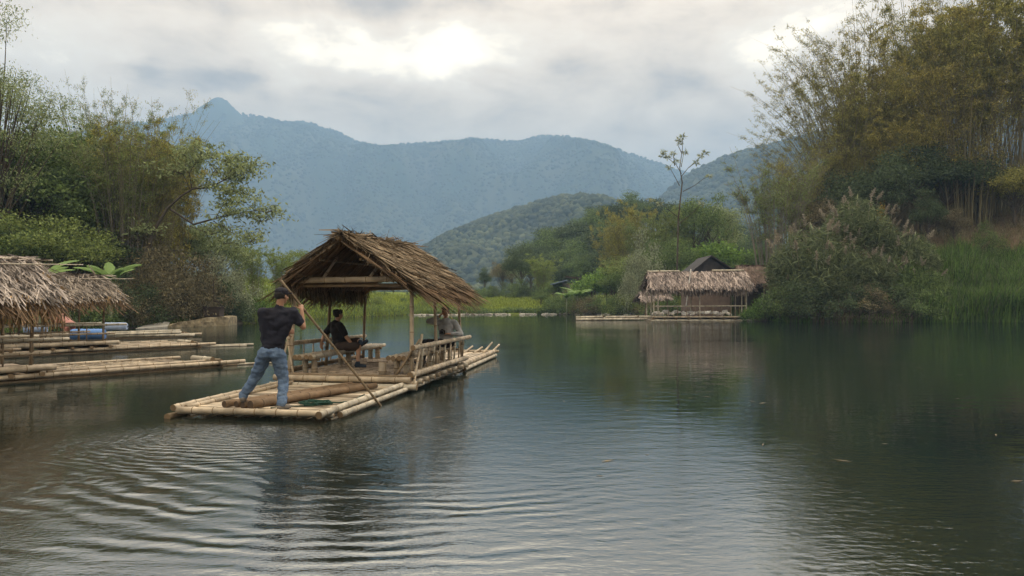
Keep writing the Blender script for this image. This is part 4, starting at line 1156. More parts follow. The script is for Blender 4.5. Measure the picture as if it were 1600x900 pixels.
# ------------------------------------------------------------------ pavilion raft on the far right
def pavilion():
    Y = 62.0; x0 = (1020 - 800) / F_PX * Y; r = empty('pavilion_raft', (x0, Y, 0), math.radians(1.5), label='moored raft pavilion with long pale thatched roof by the right bank', cat='raft')
    Wd = 8.1; D = 2.8; kw = dict(step=.7)
    for k in range(8): one_culm('hull_pole', (-.2, k * .38, 0), (Wd + .3, k * .38, 0), .08, r, BAMG, **kw)
    for k in range(9): one_culm('deck_bearer', (k, -.1, .13), (k, D, .13), .07, r, BAMD)
    mb = MB()
    for k in range(16): mb.box((Wd / 2, .05 + k * .175, .24), Wd, .16, .04)
    mb.build('deck', M['bamboo_grey'], r, smooth=False)
    one_culm('deck_edge_pole', (-.1, -.02, .28), (Wd + .1, -.02, .28), .085, r, BAM, **kw)
    one_culm('top_rail', (0, 0, 1.18), (Wd - .2, 0, 1.22), .06, r, BAMG, **kw)
    for v in (0, D):
        for x in (.08, .45, 4.0, 7.55, 7.95): one_culm('post', (x, v, .2), (x + random.uniform(-.05, .05), v, 2.75), .055, r, BAMG, **kw)
    one_culm('leaning_pole', (2.75, -.25, 1.2), (3.15, -.3, 4.3), .05, r, [M['white_cloth'], M['bamboo_node_hollow']], **kw)
    for x in np.arange(.6, 8, .75): one_culm('baluster', (x, 0, .2), (x, 0, 1.15), .03, r, BAMD)
    rf = strip_roof(r, (-.1, D / 2, 4.02), (Wd + .1, D / 2, 4.10), (-.25, -.45, 2.75), (Wd + .2, -.45, 2.80), (-.25, D + .4, 2.75), (Wd + .2, D + .4, 2.8), 3400, (M['thatch_far'], M['thatch_far'], M['thatch_under']), nf=500, fr=(.3, .95), ln=(.5, 1.0), wd=(.04, .11), lift=.18, under=False)
    one_culm('ridge_pole', (-.2, D / 2 - .1, 4.16), (2.6, D / 2 - .1, 4.2), .09, r, BAMG, **kw); one_culm('ridge_pole', (5.4, D / 2 - .1, 4.25), (Wd + .1, D / 2 - .1, 4.28), .09, r, BAMG, **kw)
    mb = MB()
    for k in range(22):
        t = k / 21; ell(mb, (.3 + 6.2 * t, .5 + random.uniform(-.2, .2), .55 + random.uniform(0, .18)), (random.uniform(.15, .38), .22, random.uniform(.08, .17)), Matrix.Rotation(random.uniform(-.4, .4), 3, 'Y'), 7)
    for i, v in enumerate(mb.v): mb.v[i] = tuple(Vector(v) + Vector((random.uniform(-.05, .05),) * 3))
    o = mb.build('white_tarpaulin', M['white_cloth'], smooth=False); o.location = r.location; tag(o, 'crumpled whitish tarpaulin heaped along the pavilion deck', 'tarpaulin')
    # low pole raft to the left
    q = empty('pole_raft', (x0 - 6.5, Y - .2, 0), 0, label='narrow empty pole raft floating left of the pavilion', cat='raft')
    for k, (xa, xb, yy, zz) in enumerate([(0, 6.0, 0, .08), (.1, 5.4, .3, .12), (.5, 6.3, .6, .14), (2.5, 6.4, .15, .28), (0, 2.3, .15, .26)]):
        one_culm('float_pole', (xa, yy, zz), (xb, yy + .1, zz + .04), .10, q, BAMG, step=.9)
    for x in (2.3, 5.2): one_culm('cross_pole', (x, -.2, .36), (x + .1, .9, .36), .07, q, BAMD)
    # house with dark gable behind
    Y2 = 71.0; c = P(1110, 470, Y2); zb = H(c.x, c.y)
    h = empty('wooden_house', (c.x, Y2, 0), 0, label='dark wooden house with low gable roof rising behind the pavilion', cat='house')
    hw = 2.0; ez = 1.65 + (470 - 424) / F_PX * Y2; az_ = 1.65 + (470 - 399) / F_PX * Y2
    mb = MB(); mb.box((0, 2, ez / 2), 3.8, 4, ez); mb.build('wall', M['brown_thatch'], h, smooth=False)
    mb = MB(); mb.add([(-1.8, -.02, ez), (1.8, -.02, ez), (0, -.02, az_ - .15), (-1.8, .1, ez), (1.8, .1, ez), (0, .1, az_ - .15)], [(0, 1, 2), (5, 4, 3), (0, 2, 5, 3), (2, 1, 4, 5), (1, 0, 3, 4)]); mb.build('gable', M['grey_board'], h, smooth=False)
    for k in range(9): pass
    mb = MB()
    for sx, ex in ((-1, 2.35), (1, 5.4)):
        ezz = az_ - (az_ - ez) * ex / 1.9 * (1 if sx < 0 else .78)
        mb.add([(0, -.5, az_), (sx * ex, -.5, ezz), (sx * ex, 4.6, ezz), (0, 4.6, az_), (0, -.5, az_ - .12), (sx * ex, -.5, ezz - .12), (sx * ex, 4.6, ezz - .12), (0, 4.6, az_ - .12)], [(0, 1, 2, 3), (7, 6, 5, 4), (0, 4, 5, 1), (1, 5, 6, 2), (2, 6, 7, 3)])
    mb.build('roof', M['grey_board'], h, smooth=False)
    # brown thatched shed, right of the pavilion
    c = P(1186, 470, 68.0); s = empty('thatched_shed', (c.x, 68, 0), 0, label='brown thatched shed half hidden between the pavilion and the reeds', cat='shed')
    strip_roof(s, (-1.6, 1.4, 4.9), (2.6, 1.2, 4.9), (-2.0, -.6, 3.5), (2.9, -.6, 3.3), (-2.0, 3.4, 3.6), (2.9, 3.4, 3.4), 1800, (M['brown_thatch'],) * 3, nf=180, fr=(.1, .4), ln=(.5, 1.0), wd=(.05, .12), under=False)
    for x in (-1.3, .4, 2.2): one_culm('post', (x, -.2, 0), (x, -.2, 3.6), .07, s, BAMD, step=.8)
    mb = MB(); mb.box((.4, 2.8, 1.8), 3.8, .1, 3.4); mb.build('back_wall', M['dark_wood'], s, smooth=False)
    # low thatched lean-to left of the pavilion
    c = P(1018, 470, 72.0); s = empty('lean_to', (c.x, 70, 0), .2, label='small low grey lean-to just left of the pavilion', cat='shed')
    strip_roof(s, (-1.2, 1.0, 2.4), (1.5, 1.0, 2.75), (-1.5, -.4, 1.7), (1.5, -.4, 1.9), (-1.3, 2.2, 1.7), (1.6, 2.2, 2.0), 700, (M['thatch_far'],) * 3, nf=90, fr=(.1, .4), ln=(.4, .8), wd=(.05, .11), under=False)
    for x in (-1.0, 1.2): one_culm('post', (x, 0, 0), (x, 0, 2.0), .06, s, BAMD)
    # small house in the trees
    c = P(892, 470, 104.0); zb = H(c.x, 104); s = empty('small_house', (c.x, 104, zb), -.2, label='small hut with pale blue roof sheet among the far trees', cat='house')
    mb = MB(); mb.box((.3, 1.5, 1.6), 3.0, 2.6, 3.2); mb.build('wall', M['plaster'], s, smooth=False)
    mb = MB(); mb.box((-1.5, 0, 3.3), 2.4, 3.4, .10, Matrix.Rotation(-.25, 3, 'Y')); mb.build('roof_sheet', M['blue_roof'], s, smooth=False)
    mb = MB(); mb.box((1.0, 1.2, 3.9), 3.4, 3.8, .25, Matrix.Rotation(.12, 3, 'Y')); mb.build('roof', M['dark_wood'], s, smooth=False)


pavilion()
#@@PART3
# ------------------------------------------------------------------ plants
def mesh_of(o):
    """take an object's mesh data and forget the object"""
    me = o.data; bpy.data.objects.remove(o); return me


def place(root_name, parts, loc, scale, rz, label, cat, group=None, mats=None, subs=None):
    """a plant: Empty with one object per part (meshes may be shared between copies)"""
    r = empty(root_name, loc, rz, label=label, cat=cat, group=group); r.scale = scale if hasattr(scale, '__len__') else (scale,) * 3
    for nm, me in parts:
        o = bpy.data.objects.new(nm, me); COL.objects.link(o); o.parent = r
        if mats and nm in mats:
            for sl in o.material_slots: sl.link = 'OBJECT'; sl.material = mats[nm]
    return r


def curve_pts(base, tip_off, h, droop, n=8):
    ts = np.linspace(0, 1, n)
    p = np.zeros((n, 3)); p[:, 0] = base[0] + tip_off[0] * ts ** 1.8; p[:, 1] = base[1] + tip_off[1] * ts ** 1.8
    p[:, 2] = h * (ts - droop * ts ** 4)
    return p


def bamboo(seed, h, nc, lean, leafn, rb=.9, sparse=.0, twl=(.5, 1.6), bare=.30, lsz=(.20, .035), one_side=None, r0=.05, ntw=46, droop=.14, lowleaf=0):
    """clump of culms (each a mesh) and its feathery foliage; returns part list"""
    global rng
    rng = np.random.default_rng(seed); random.seed(seed); parts = []; LV = []; TW = []
    for i in range(nc):
        a = rng.uniform(0, 2 * math.pi); q = math.sqrt(rng.uniform(0, 1)); base = (rb * q * math.cos(a), rb * q * math.sin(a))
        hh = h * rng.uniform(.72, 1.0); ln = lean * hh * (.15 + .85 * q) * rng.uniform(.5, 1.2)
        off = np.array([math.cos(a), math.sin(a)]) * ln
        if one_side is not None: off = off + np.array(one_side) * hh * rng.uniform(.4, 1.2)
        p = curve_pts(base, off, hh, droop * rng.uniform(.3, 1.5))
        mb = MB(); rr = [r0 * (1 - .88 * t) for t in np.linspace(0, 1, 8)]; mb.tube(p, rr, 5, cap=False)
        parts.append(('culm', mesh_of(mb.build('culm', M['culm']))))
        k = int(ntw * rng.uniform(.6, 1.2)); lv = rng.uniform(0, 1, max(4, k // 5)) ** .75; ga = rng.uniform(0, 2 * math.pi, len(lv)); gi = rng.integers(0, len(lv), k); t = np.clip(bare + (1 - bare) * lv[gi] + rng.normal(0, .008, k), 0, 1)
        st = np.stack([np.interp(t, np.linspace(0, 1, 8), p[:, c]) for c in range(3)], 1)
        aa = ga[gi] + rng.normal(0, .55, k); dr = np.stack([np.cos(aa), np.sin(aa), rng.uniform(.1, 1.2, k)], 1); dr = unit(dr)
        L = rng.uniform(*twl, k) * (1.15 - .65 * t); en = st + dr * L[:, None]; en[:, 2] -= .18 * L
        TW.append(strip(st, en, np.full(k, .022)))
        m = max(1, int(leafn)); tt = rng.uniform(.15, 1.08, (k, m)); keep = rng.uniform(0, 1, (k, m)) > sparse * (.3 + .9 * t[:, None])
        c = st[:, None] + (en - st)[:, None] * tt[..., None] + rng.normal(0, .10, (k, m, 3)); LV.append(leaves(c[keep], lsz[0], lsz[1], droop=.8))
    if lowleaf:
        a = rng.uniform(0, 2 * math.pi, lowleaf); q = rng.uniform(.3, 1.7, lowleaf) * rb; c = np.stack([np.cos(a) * q, np.sin(a) * q, rng.uniform(0, .35, lowleaf) * h], 1)
        LV.append(leaves(c, lsz[0] * 1.3, lsz[1] * 1.5, droop=.5))
    T = np.concatenate(TW); Lf = np.concatenate(LV)
    fo = quads_mesh('foliage', np.concatenate([Lf]), M['leaf_bamboo_olive']); parts.append(('foliage', mesh_of(fo)))
    parts.append(('twigs', mesh_of(quads_mesh('twigs', T, M['culm']))))
    return parts


def tree(seed, h, cw, ch, ncl=26, rcl=.9, nl=260, leaf=(.22, .12), trunk=.16, base=.0, lean=(0, 0), droop=.3, flatc=.6, hollow=.35, gap=0.0):
    """broadleaf tree: tapered trunk, curved limbs to leaf clumps spread unevenly through the crown"""
    global rng
    rng = np.random.default_rng(seed); random.seed(seed)
    cz = h - ch / 2; LV = []; mb = MB()
    tp = [Vector((lean[0] * t ** 1.5 + .12 * math.sin(seed + 5 * t) * t, lean[1] * t ** 1.5 + .12 * math.cos(seed * 2 + 4 * t) * t, t * (h - ch * .35))) for t in np.linspace(0, 1, 9)]
    mb.tube(tp, [trunk * (1.25 - t) + .015 for t in np.linspace(0, 1, 9)], 8, cap=False)
    limbs = MB()
    for i in range(ncl):
        d = unit(rng.normal(size=3)); d[2] = abs(d[2]) * .9 - .35 if rng.uniform() < .8 else d[2]
        q = (hollow + (1 - hollow) * rng.uniform(0, 1) ** .6) * rng.uniform(.8, 1.12)
        c = np.array([lean[0] + d[0] * cw / 2 * q, lean[1] + d[1] * cw / 2 * q, cz + d[2] * ch / 2 * q])
        k = rng.integers(3, 8); s = tp[k]; cv = Vector(c)
        s = tp[max(2, min(8, int(8 * (cv.z - ch * .25) / (h))))]
        mid = s.lerp(cv, .5) + Vector((rng.normal(0, .15), rng.normal(0, .15), -abs(rng.normal(0, .25)) + .1))
        r_ = trunk * .34
        limbs.tube([s, s.lerp(mid, .6), mid.lerp(cv, .25), mid.lerp(cv, .7), cv], [r_, r_ * .75, r_ * .55, r_ * .35, .012], 5, cap=False)
        rc = rcl * rng.uniform(.55, 1.35); n = int(nl * (rc / rcl) ** 2 * (0.35 if rng.uniform() < gap else 1))
        g = rng.normal(size=(n, 3)) * rc * np.array([.52, .52, .52 * flatc]); g = g + unit(g) * rc * .12
        LV.append(leaves(c + g, leaf[0], leaf[1], droop=droop, flat=.5))
    return [('trunk', mesh_of(mb.build('trunk', M['bark']))), ('limbs', mesh_of(limbs.build('limbs', M['bark']))), ('crown', mesh_of(quads_mesh('crown', np.concatenate(LV), M['leaf_mid'])))]


def bush(seed, wd, h, ncl=22, rcl=.55, nl=230, leaf=(.16, .08), droop=.2):
    global rng
    rng = np.random.default_rng(seed); random.seed(seed); LV = []; mb = MB()
    for i in range(ncl):
        a = rng.uniform(0, 2 * math.pi); q = rng.uniform(0, 1) ** .6; z = h * (1 - .75 * q ** 2) * rng.uniform(.25, 1.0)
        c = np.array([math.cos(a) * wd / 2 * q, math.sin(a) * wd / 2 * q, z]); rc = rcl * rng.uniform(.6, 1.35)
        mb.tube([Vector((c[0] * .2, c[1] * .2, 0)), Vector((c[0] * .7, c[1] * .7, z * .55)), Vector(c)], [.035, .022, .008], 4, cap=False)
        g = rng.normal(size=(int(nl), 3)) * rc * np.array([.55, .55, .5]); c2 = c + g; c2[:, 2] = np.maximum(c2[:, 2], .05)
        LV.append(leaves(c2, leaf[0], leaf[1], droop=droop))
    return [('stems', mesh_of(mb.build('stems', M['bark']))), ('foliage', mesh_of(quads_mesh('foliage', np.concatenate(LV), M['leaf_mid'])))]


def blades(n, pos, hgt, wd, bend=.35, seg=3, bias=(0, 0)):
    """arching grass blades as quads; pos (n,3)"""
    a = rng.uniform(0, 2 * math.pi, n); d = np.stack([np.cos(a), np.sin(a), np.zeros(n)], 1) + np.array([bias[0], bias[1], 0]); s = np.stack([-np.sin(a), np.cos(a), np.zeros(n)], 1)
    s = unit(s + rng.normal(0, .4, s.shape)); b = (rng.uniform(.2, 1.3, n) * bend * hgt)[:, None]; H_ = hgt[:, None]; out = []
    P_ = lambda t: pos + d * b * t ** 2 + np.array([0, 0, 1.0]) * H_ * (t - .28 * t ** 3 * (b / H_) * 2)
    for k in range(seg):
        t0, t1 = k / seg, (k + 1) / seg; w0 = (wd * (1 - t0 ** 2))[:, None] / 2; w1 = (wd * (1 - t1 ** 2))[:, None] / 2 + .001
        p0, p1 = P_(t0), P_(t1); out.append(np.stack([p0 - s * w0, p0 + s * w0, p1 + s * w1, p1 - s * w1], 1))
    return np.concatenate(out), P_


def reeds(seed, wd, h, n=1700, npl=14, dry=.25):
    """big cane-grass clump with pale plumes"""
    global rng
    rng = np.random.default_rng(seed); random.seed(seed)
    a = rng.uniform(0, 2 * math.pi, n); q = rng.uniform(0, 1, n) ** .6; pos = np.stack([np.cos(a) * q * wd * .36, np.sin(a) * q * wd * .36, np.zeros(n)], 1)
    hg = h * (1.05 - .5 * q) * rng.uniform(.40, 1.2, n)
    B, _ = blades(n, pos, hg, rng.uniform(.05, .10, n), .5, 4)
    nd = int(n * dry); a = rng.uniform(0, 2 * math.pi, nd); pos = np.stack([np.cos(a) * wd * .42, np.sin(a) * wd * .42, np.zeros(nd)], 1) * rng.uniform(.4, 1, (nd, 1))
    D_, _ = blades(nd, pos, h * rng.uniform(.15, .5, nd), rng.uniform(.03, .07, nd), .9, 3)
    # side leaves along canes
    m = n * 3; a = rng.uniform(0, 2 * math.pi, m); q = rng.uniform(0, 1, m) ** .5; z = h * (1.0 - .6 * q ** 1.5) * rng.uniform(.12, 1.0, m)
    c = np.stack([np.cos(a) * q * wd * .55, np.sin(a) * q * wd * .55, z], 1); c[:, :2] *= (.7 + .5 * (z / h))[:, None]
    LV = leaves(c, .75, .075, droop=.25)
    parts = [('canes', mesh_of(quads_mesh('canes', np.concatenate([B, LV]), M['reed_green']))), ('dry_blades', mesh_of(quads_mesh('dry_blades', D_, M['reed_dry'])))]
    for k in range(npl):
        a = rng.uniform(0, 2 * math.pi); q = rng.uniform(.1, 1); b = np.array([math.cos(a) * q * wd * .5, math.sin(a) * q * wd * .5, h * (1.12 - .45 * q) * rng.uniform(.82, 1.08)])
        ax = unit(np.array([math.cos(a) * .5, math.sin(a) * .5, 1.0]) + rng.normal(0, .2, 3)); m = 190; t = rng.uniform(0, 1, m)[:, None]
        st = b + ax * t * .75; en = st + unit(ax + rng.normal(0, .55, (m, 3))) * rng.uniform(.10, .32, (m, 1)) * (1.2 - .8 * t) - [0, 0, .05]
        S = [strip(st, en, np.full(m, .032)), strip(np.array([b * [.7, .7, .45]]), np.array([b + ax * .1]), np.array([.03]))]
        parts.append(('plume', mesh_of(quads_mesh('plume', np.concatenate(S), M['plume']))))
    return parts


def banana(seed, n=8, h=2.2, L=2.0):
    global rng
    rng = np.random.default_rng(seed); random.seed(seed); parts = []
    mb = MB(); mb.tube([(0, 0, 0), (.03, 0, h * .5), (.05, .02, h)], [.13, .10, .06], 8); parts.append(('stalk', mesh_of(mb.build('stalk', M['leaf_pale']))))
    for k in range(n):
        a = 2.4 * k + rng.uniform(-.3, .3); up = rng.uniform(.8, 1.35); mb = MB(); vs = []; N = 9; W = rng.uniform(.24, .36); l = L * rng.uniform(.75, 1.1)
        for i in range(N + 1):
            t = i / N; r_ = l * t * math.cos(up * (1 - .9 * t)); z = h + l * (math.sin(up) * t - .50 * t * t)
            w_ = W * math.sin(math.pi * min(1, .08 + t * .92)) ** .6 * (1 + .12 * math.sin(i * 2.3 + k)); ca, sa = math.cos(a), math.sin(a)
            for sg in (-1, 0, 1): vs.append((ca * r_ - sa * w_ * sg, sa * r_ + ca * w_ * sg, z - abs(sg) * w_ * .35))
        mb.add(vs, [(i * 3 + j, i * 3 + j + 1, i * 3 + j + 4, i * 3 + j + 3) for i in range(N) for j in (0, 1)])
        parts.append(('leaf', mesh_of(mb.build('leaf', M['banana_leaf']))))
    return parts


BA = bamboo(11, 16, 44, .28, 11, rb=1.6, bare=.20, sparse=.05, lowleaf=1500, twl=(.6, 2.2), lsz=(.32, .07))              # dense feathery
BB = bamboo(12, 20, 56, .34, 9, rb=1.8, bare=.26, sparse=.30, twl=(.6, 2.2), lsz=(.22, .045), droop=.10)                 # tall, thin tops
BC = bamboo(13, 14, 60, .26, 8, rb=1.5, bare=.42, sparse=.15, droop=.2)                    # visible culms below
BD = bamboo(14, 22, 34, .30, 15, rb=2.2, bare=.46, sparse=.1, twl=(.9, 3.0), lsz=(.34, .08))                # tall with heavy olive tops
BE = bamboo(16, 20, 40, .16, 6, rb=1.6, bare=.30, sparse=.25, twl=(.5, 1.7), lsz=(.22, .045), droop=.16, one_side=(-.42, 0), r0=.045)
T1 = tree(21, 10, 7.5, 7.0, 34, 1.05, 330, (.24, .13), .17)
T2 = tree(22, 12, 8.0, 8.5, 40, 1.0, 300, (.22, .11), .20, gap=.25)
T3 = tree(23, 8, 6.5, 6.0, 30, .95, 330, (.20, .12), .14)
TF = tree(24, 19, 9.0, 13, 60, 1.15, 330, (.22, .06), .22, droop=.6, gap=.35, flatc=.5)
TH = tree(25, 9, 7.5, 7.2, 24, 1.25, 240, (.38, .24), .15)
B1 = bush(31, 5.0, 3.0); B2 = bush(32, 4.0, 2.2, 18); B3 = bush(33, 5.5, 4.2, 30, .65, 260)
R1 = reeds(41, 5.5, 5.0); R2 = reeds(42, 5.0, 4.4, npl=8)
N1 = banana(51)
rng = np.random.default_rng(99); random.seed(99)


def put(kind, px, Y, top=None, label='', cat='tree', group=None, mat=None, name=None, sx=1.0, stem=None, rz=None, dz=0.0, h=None):
    """stand a plant on the ground at distance Y, as tall as the photograph shows"""
    parts, h0, nm = kind; x = (px - 800) / F_PX * Y; z = max(0.0, H(x, Y)) - .1 + dz
    hh = h if h else (CAMZ + (HOR - top) / F_PX * Y - z); s = max(.15, hh / h0)
    mats = {}
    if mat: mats = {'foliage': M[mat], 'crown': M[mat], 'canes': M[mat]}
    if stem: mats.update(culm=M[stem], trunk=M[stem], limbs=M[stem], twigs=M[stem])
    return place(name or nm, parts, (x, Y, z), (s * sx, s * sx, s), random.uniform(0, 6.28) if rz is None else rz, label, cat, group, mats)


KBA, KBB, KBC, KBD = (BA, 15.5, 'bamboo_clump'), (BB, 18.5, 'bamboo_clump'), (BC, 12.5, 'bamboo_clump'), (BD, 21, 'bamboo_clump')
KT1, KT2, KT3, KTF, KTH = (T1, 10, 'broadleaf_tree'), (T2, 12, 'broadleaf_tree'), (T3, 8, 'broadleaf_tree'), (TF, 19, 'feathery_tree'), (TH, 9, 'broadleaf_tree')
KB1, KB2, KB3 = (B1, 3.1, 'bush'), (B2, 2.3, 'bush'), (B3, 4.4, 'bush')
KR1, KR2 = (R1, 5.3, 'reed_clump'), (R2, 4.7, 'reed_clump')
KN = (N1, 3.3, 'banana_plant')

# ---- left bank
put(KTF, 0, 44, 8, 'tall feathery tree rising to the top left corner', mat='leaf_feather', sx=.72, stem='bark')
put(KTF, -150, 42, -60, 'tall feathery tree cut by the left frame edge', mat='leaf_feather', sx=.9)
put(KBA, 205, 53, 150, 'large dark bamboo clump, tallest on the left bank, behind the second hut', 'bamboo', mat='leaf_bamboo_olive', sx=.88, stem='culm')
put(KBA, 255, 55, 205, 'rusty brown bamboo clump leaning right beside the tallest left clump', 'bamboo', mat='leaf_bamboo_rust', sx=.78)
put(KBB, 150, 60, 128, 'airy bamboo clump with feather tips above the left trees', 'bamboo', mat='leaf_bamboo_green', sx=.72)
put(KT2, 105, 52, 215, 'olive leafed tree left of the tallest bamboo with a sky hole above', mat='leaf_bamboo_green', stem='bark_pale', sx=1.1)
put(KT2, 55, 48, 205, 'dense green tree behind the nearest left hut', mat='leaf_mid', sx=1.1)
put(KT1, -5, 47, 185, 'dark green tree at the left frame edge, under the tall feathery tree', mat='leaf_mid', sx=1.15)
put(KT1, -90, 44, 230, 'dark tree just beyond the left frame edge', mat='leaf_dark')
put(KT3, 60, 44, 320, 'low bushy tree above the roof of the nearest hut', mat='leaf_bamboo_green', sx=1.2)
put(KT3, 115, 46, 340, 'yellowish green bushy tree above the second hut roof', mat='leaf_bamboo_green', sx=1.1)
put(KT3, 10, 43, 340, 'green bushy tree behind the ridge of the nearest hut', mat='leaf_mid', sx=1.2)
put(KT3, 165, 49, 350, 'dark tree at the foot of the tallest left bamboo', mat='leaf_dark', sx=1.0)
for px, Y, top, mt, lb, k in [(-40, 37, 440, 'leaf_mid', 'green bush on the bank behind the nearest hut, at the frame edge', KB1), (25, 37.5, 455, 'grass_bright', 'bright green bush seen between the posts of the nearest hut', KB2),
                              (75, 39, 440, 'leaf_dark', 'dark bush behind the pink pipe', KB1), (120, 41, 435, 'leaf_mid', 'green bush behind the blue barrel', KB1), (160, 43.5, 425, 'leaf_dry', 'brown bush behind the right end of the second hut', KB3),
                              (195, 45, 415, 'leaf_dark', 'dark bush right of the second hut roof', KB3), (225, 46.5, 405, 'leaf_dry', 'dry brown bush beside the stone slab', KB3), (262, 49, 388, 'leaf_dry', 'large dry brown bush behind the stone landing', KB3),
                              (300, 51, 400, 'leaf_dry', 'dry reddish bush above the hooped crate', KB3), (240, 51, 350, 'leaf_dry', 'tall dry scrub under the rusty bamboo', KB3), (325, 56, 395, 'leaf_pale', 'silvery green shrub above the hooped crate', KB3),
                              (352, 56, 405, 'leaf_pale', 'pale leafed shrub right of the silvery one', KB3), (345, 53, 440, 'leaf_dark', 'dark low bush just right of the hooped crate', KB2), (378, 54, 470, 'leaf_dark', 'low dark bush at the water right of the stone landing', KB2),
                              (400, 56.5, 462, 'grass_bright', 'bright green grassy bush left of the punter\'s head', KB2), (425, 60, 478, 'leaf_mid', 'low green bush behind the punter\'s shoulder', KB2)]:
    put(k, px, Y, top, lb, 'bush', mat=mt)
put(KT2, 285, 60, 330, 'grey green tree behind the overhanging branches', mat='leaf_feather', sx=1.0)
put(KT3, 335, 62, 340, 'small grey green tree below the overhanging branches', mat='leaf_feather', sx=1.0)
put(KBA, 400, 68, 366, 'bright yellow green bamboo left of the raft roof', 'bamboo', mat='leaf_bamboo_bright', sx=.9)
put(KBA, 440, 76, 376, 'second yellow green bamboo, touching the roof edge', 'bamboo', mat='leaf_bamboo_bright', sx=.9)
put(KBA, 372, 72, 380, 'smaller yellow green bamboo under the overhanging branches', 'bamboo', mat='leaf_bamboo_green', sx=.8)
put(KT3, 470, 96, 384, 'round green tree hidden behind the left roof slope', mat='leaf_bamboo_green')
for k in range(9):
    px = 455 + k * 32
    put(KT3 if k % 2 else KT1, px, 118 + (k * 7) % 12, 425 + (k * 13) % 22, 'dark tree in the row beyond the meadow, seen through the shelter', group='trees seen through the shelter', mat='leaf_dark' if k % 3 else 'leaf_mid')
for k in range(9):
    px = 430 + k * 40
    put(KB2, px, 92 + (k * 5) % 9 + max(0, 5 - k) * -4.0, 462 + (k * 3) % 6, 'low weedy bush on the far meadow behind the raft', 'bush', 'weedy bushes behind the raft', mat='leaf_mid' if k % 2 else 'leaf_bamboo_green')
for k, (px, Y, top) in enumerate([(740, 116, 452), (762, 118, 446), (785, 116, 440), (808, 114, 436), (828, 112, 440), (845, 108, 448), (720, 120, 455)]):
    put(KB3, px, Y, top, 'dark leafy shrub hiding the trunks of the trees right of the shelter roof', 'bush', 'shrubs below the trees right of the shelter', mat=('leaf_dark', 'leaf_mid')[k % 2], sx=1.2)
for k in range(22):
    px = 380 + k * 22
    put((KB3, KB1)[k % 2], px, 112 + (k * 7) % 10, 446 + (k * 5) % 14, 'dark shrub in the hedge closing the far meadow', 'bush', 'shrubs closing the far meadow', mat=('leaf_dark', 'leaf_mid', 'leaf_dark', 'leaf_dry')[k % 4])
put(KBA, 225, 58, 165, 'leafy bamboo clump between the dark and the rusty one', 'bamboo', mat='leaf_bamboo_green', sx=1.0)
put(KBA, 165, 56, 175, 'green bamboo clump left of the tallest one', 'bamboo', mat='leaf_bamboo_green', sx=1.0)
put(KTF, 60, 50, 150, 'feathery tree with pale top between the corner tree and the bamboo', mat='leaf_feather', sx=1.3)
put(KTF, 130, 55, 150, 'feathery tree just left of the bamboo tips', mat='leaf_feather', sx=1.25)
put(KT2, 175, 57, 240, 'full green tree behind the tallest bamboo', mat='leaf_bamboo_green', sx=1.3)
put(KT1, 40, 50, 270, 'full green tree low at the left', mat='leaf_bamboo_green', sx=1.3)
put(KBC, 195, 50.5, 172, 'bamboo clump with straight pale culms in front of the dark one', 'bamboo', mat='leaf_bamboo_green', sx=.8, stem='culm_grey')
put(KBB, 240, 52, 150, 'fountain shaped bamboo clump with the highest feathery tips on the left', 'bamboo', mat='leaf_bamboo_olive', sx=.75)
put(KBB, 185, 54, 140, 'fountain shaped bamboo clump left of the highest one', 'bamboo', mat='leaf_bamboo_green', sx=.75)
put(KBB, 90, 52, 160, 'airy bamboo between the feathery trees and the dark clump', 'bamboo', mat='leaf_bamboo_bright', sx=.8)
# small banana plants behind the huts
put(KN, 62, 33.5, 398, 'banana plant with drooping leaf above the nearest hut ridge', 'plant', name='banana_plant', sx=.75, rz=.4)
put(KN, 172, 41, 402, 'banana plant poking out above the second hut roof', 'plant', name='banana_plant', sx=.75, rz=1.4)

# ---- far middle
for px, Y, top, mt, lb, k, sx in [(757, 140, 418, 'leaf_dark', 'narrow dark tree right of the shelter roof', KT1, .7), (728, 150, 440, 'leaf_dark', 'low dark tree touching the shelter roof', KT3, 1.1), (785, 135, 402, 'leaf_dry', 'brownish grey tree left of the wooded hill', KT2, .9),
                                  (815, 130, 385, 'leaf_dark', 'dark tree standing behind the bright round bamboo', KT1, 1.0), (800, 145, 400, 'leaf_feather', 'grey green tree between brown and dark trees', KT1, 1.0), (770, 128, 445, 'leaf_dark', 'small dark tree at the meadow edge', KT3, 1.1), (805, 120, 440, 'leaf_dark', 'dark shrubby tree under the brown tree', KT3, 1.1),
                                  (850, 112, 388, 'leaf_bamboo_bright', 'bright round bamboo clump before the wooded hill', KBA, 1.15), (868, 105, 436, 'leaf_mid', 'dark green round bush below the bright bamboo', KT3, 1.3), (845, 100, 455, 'leaf_mid', 'round bush at the meadow end', KT3, 1.3),
                                  (925, 94, 418, 'leaf_bright', 'vivid green tree right of the small blue roofed hut', KTH, 1.0), (948, 97, 405, 'leaf_bright', 'taller vivid green tree behind the waterside bushes', KTH, .9), (905, 99, 440, 'leaf_bright', 'vivid green shrub tree in front of the small hut', KTH, 1.0)]:
    put(k, px, Y, top, lb, 'bamboo' if k is KBA else 'tree', mat=mt, sx=sx)
k = 0
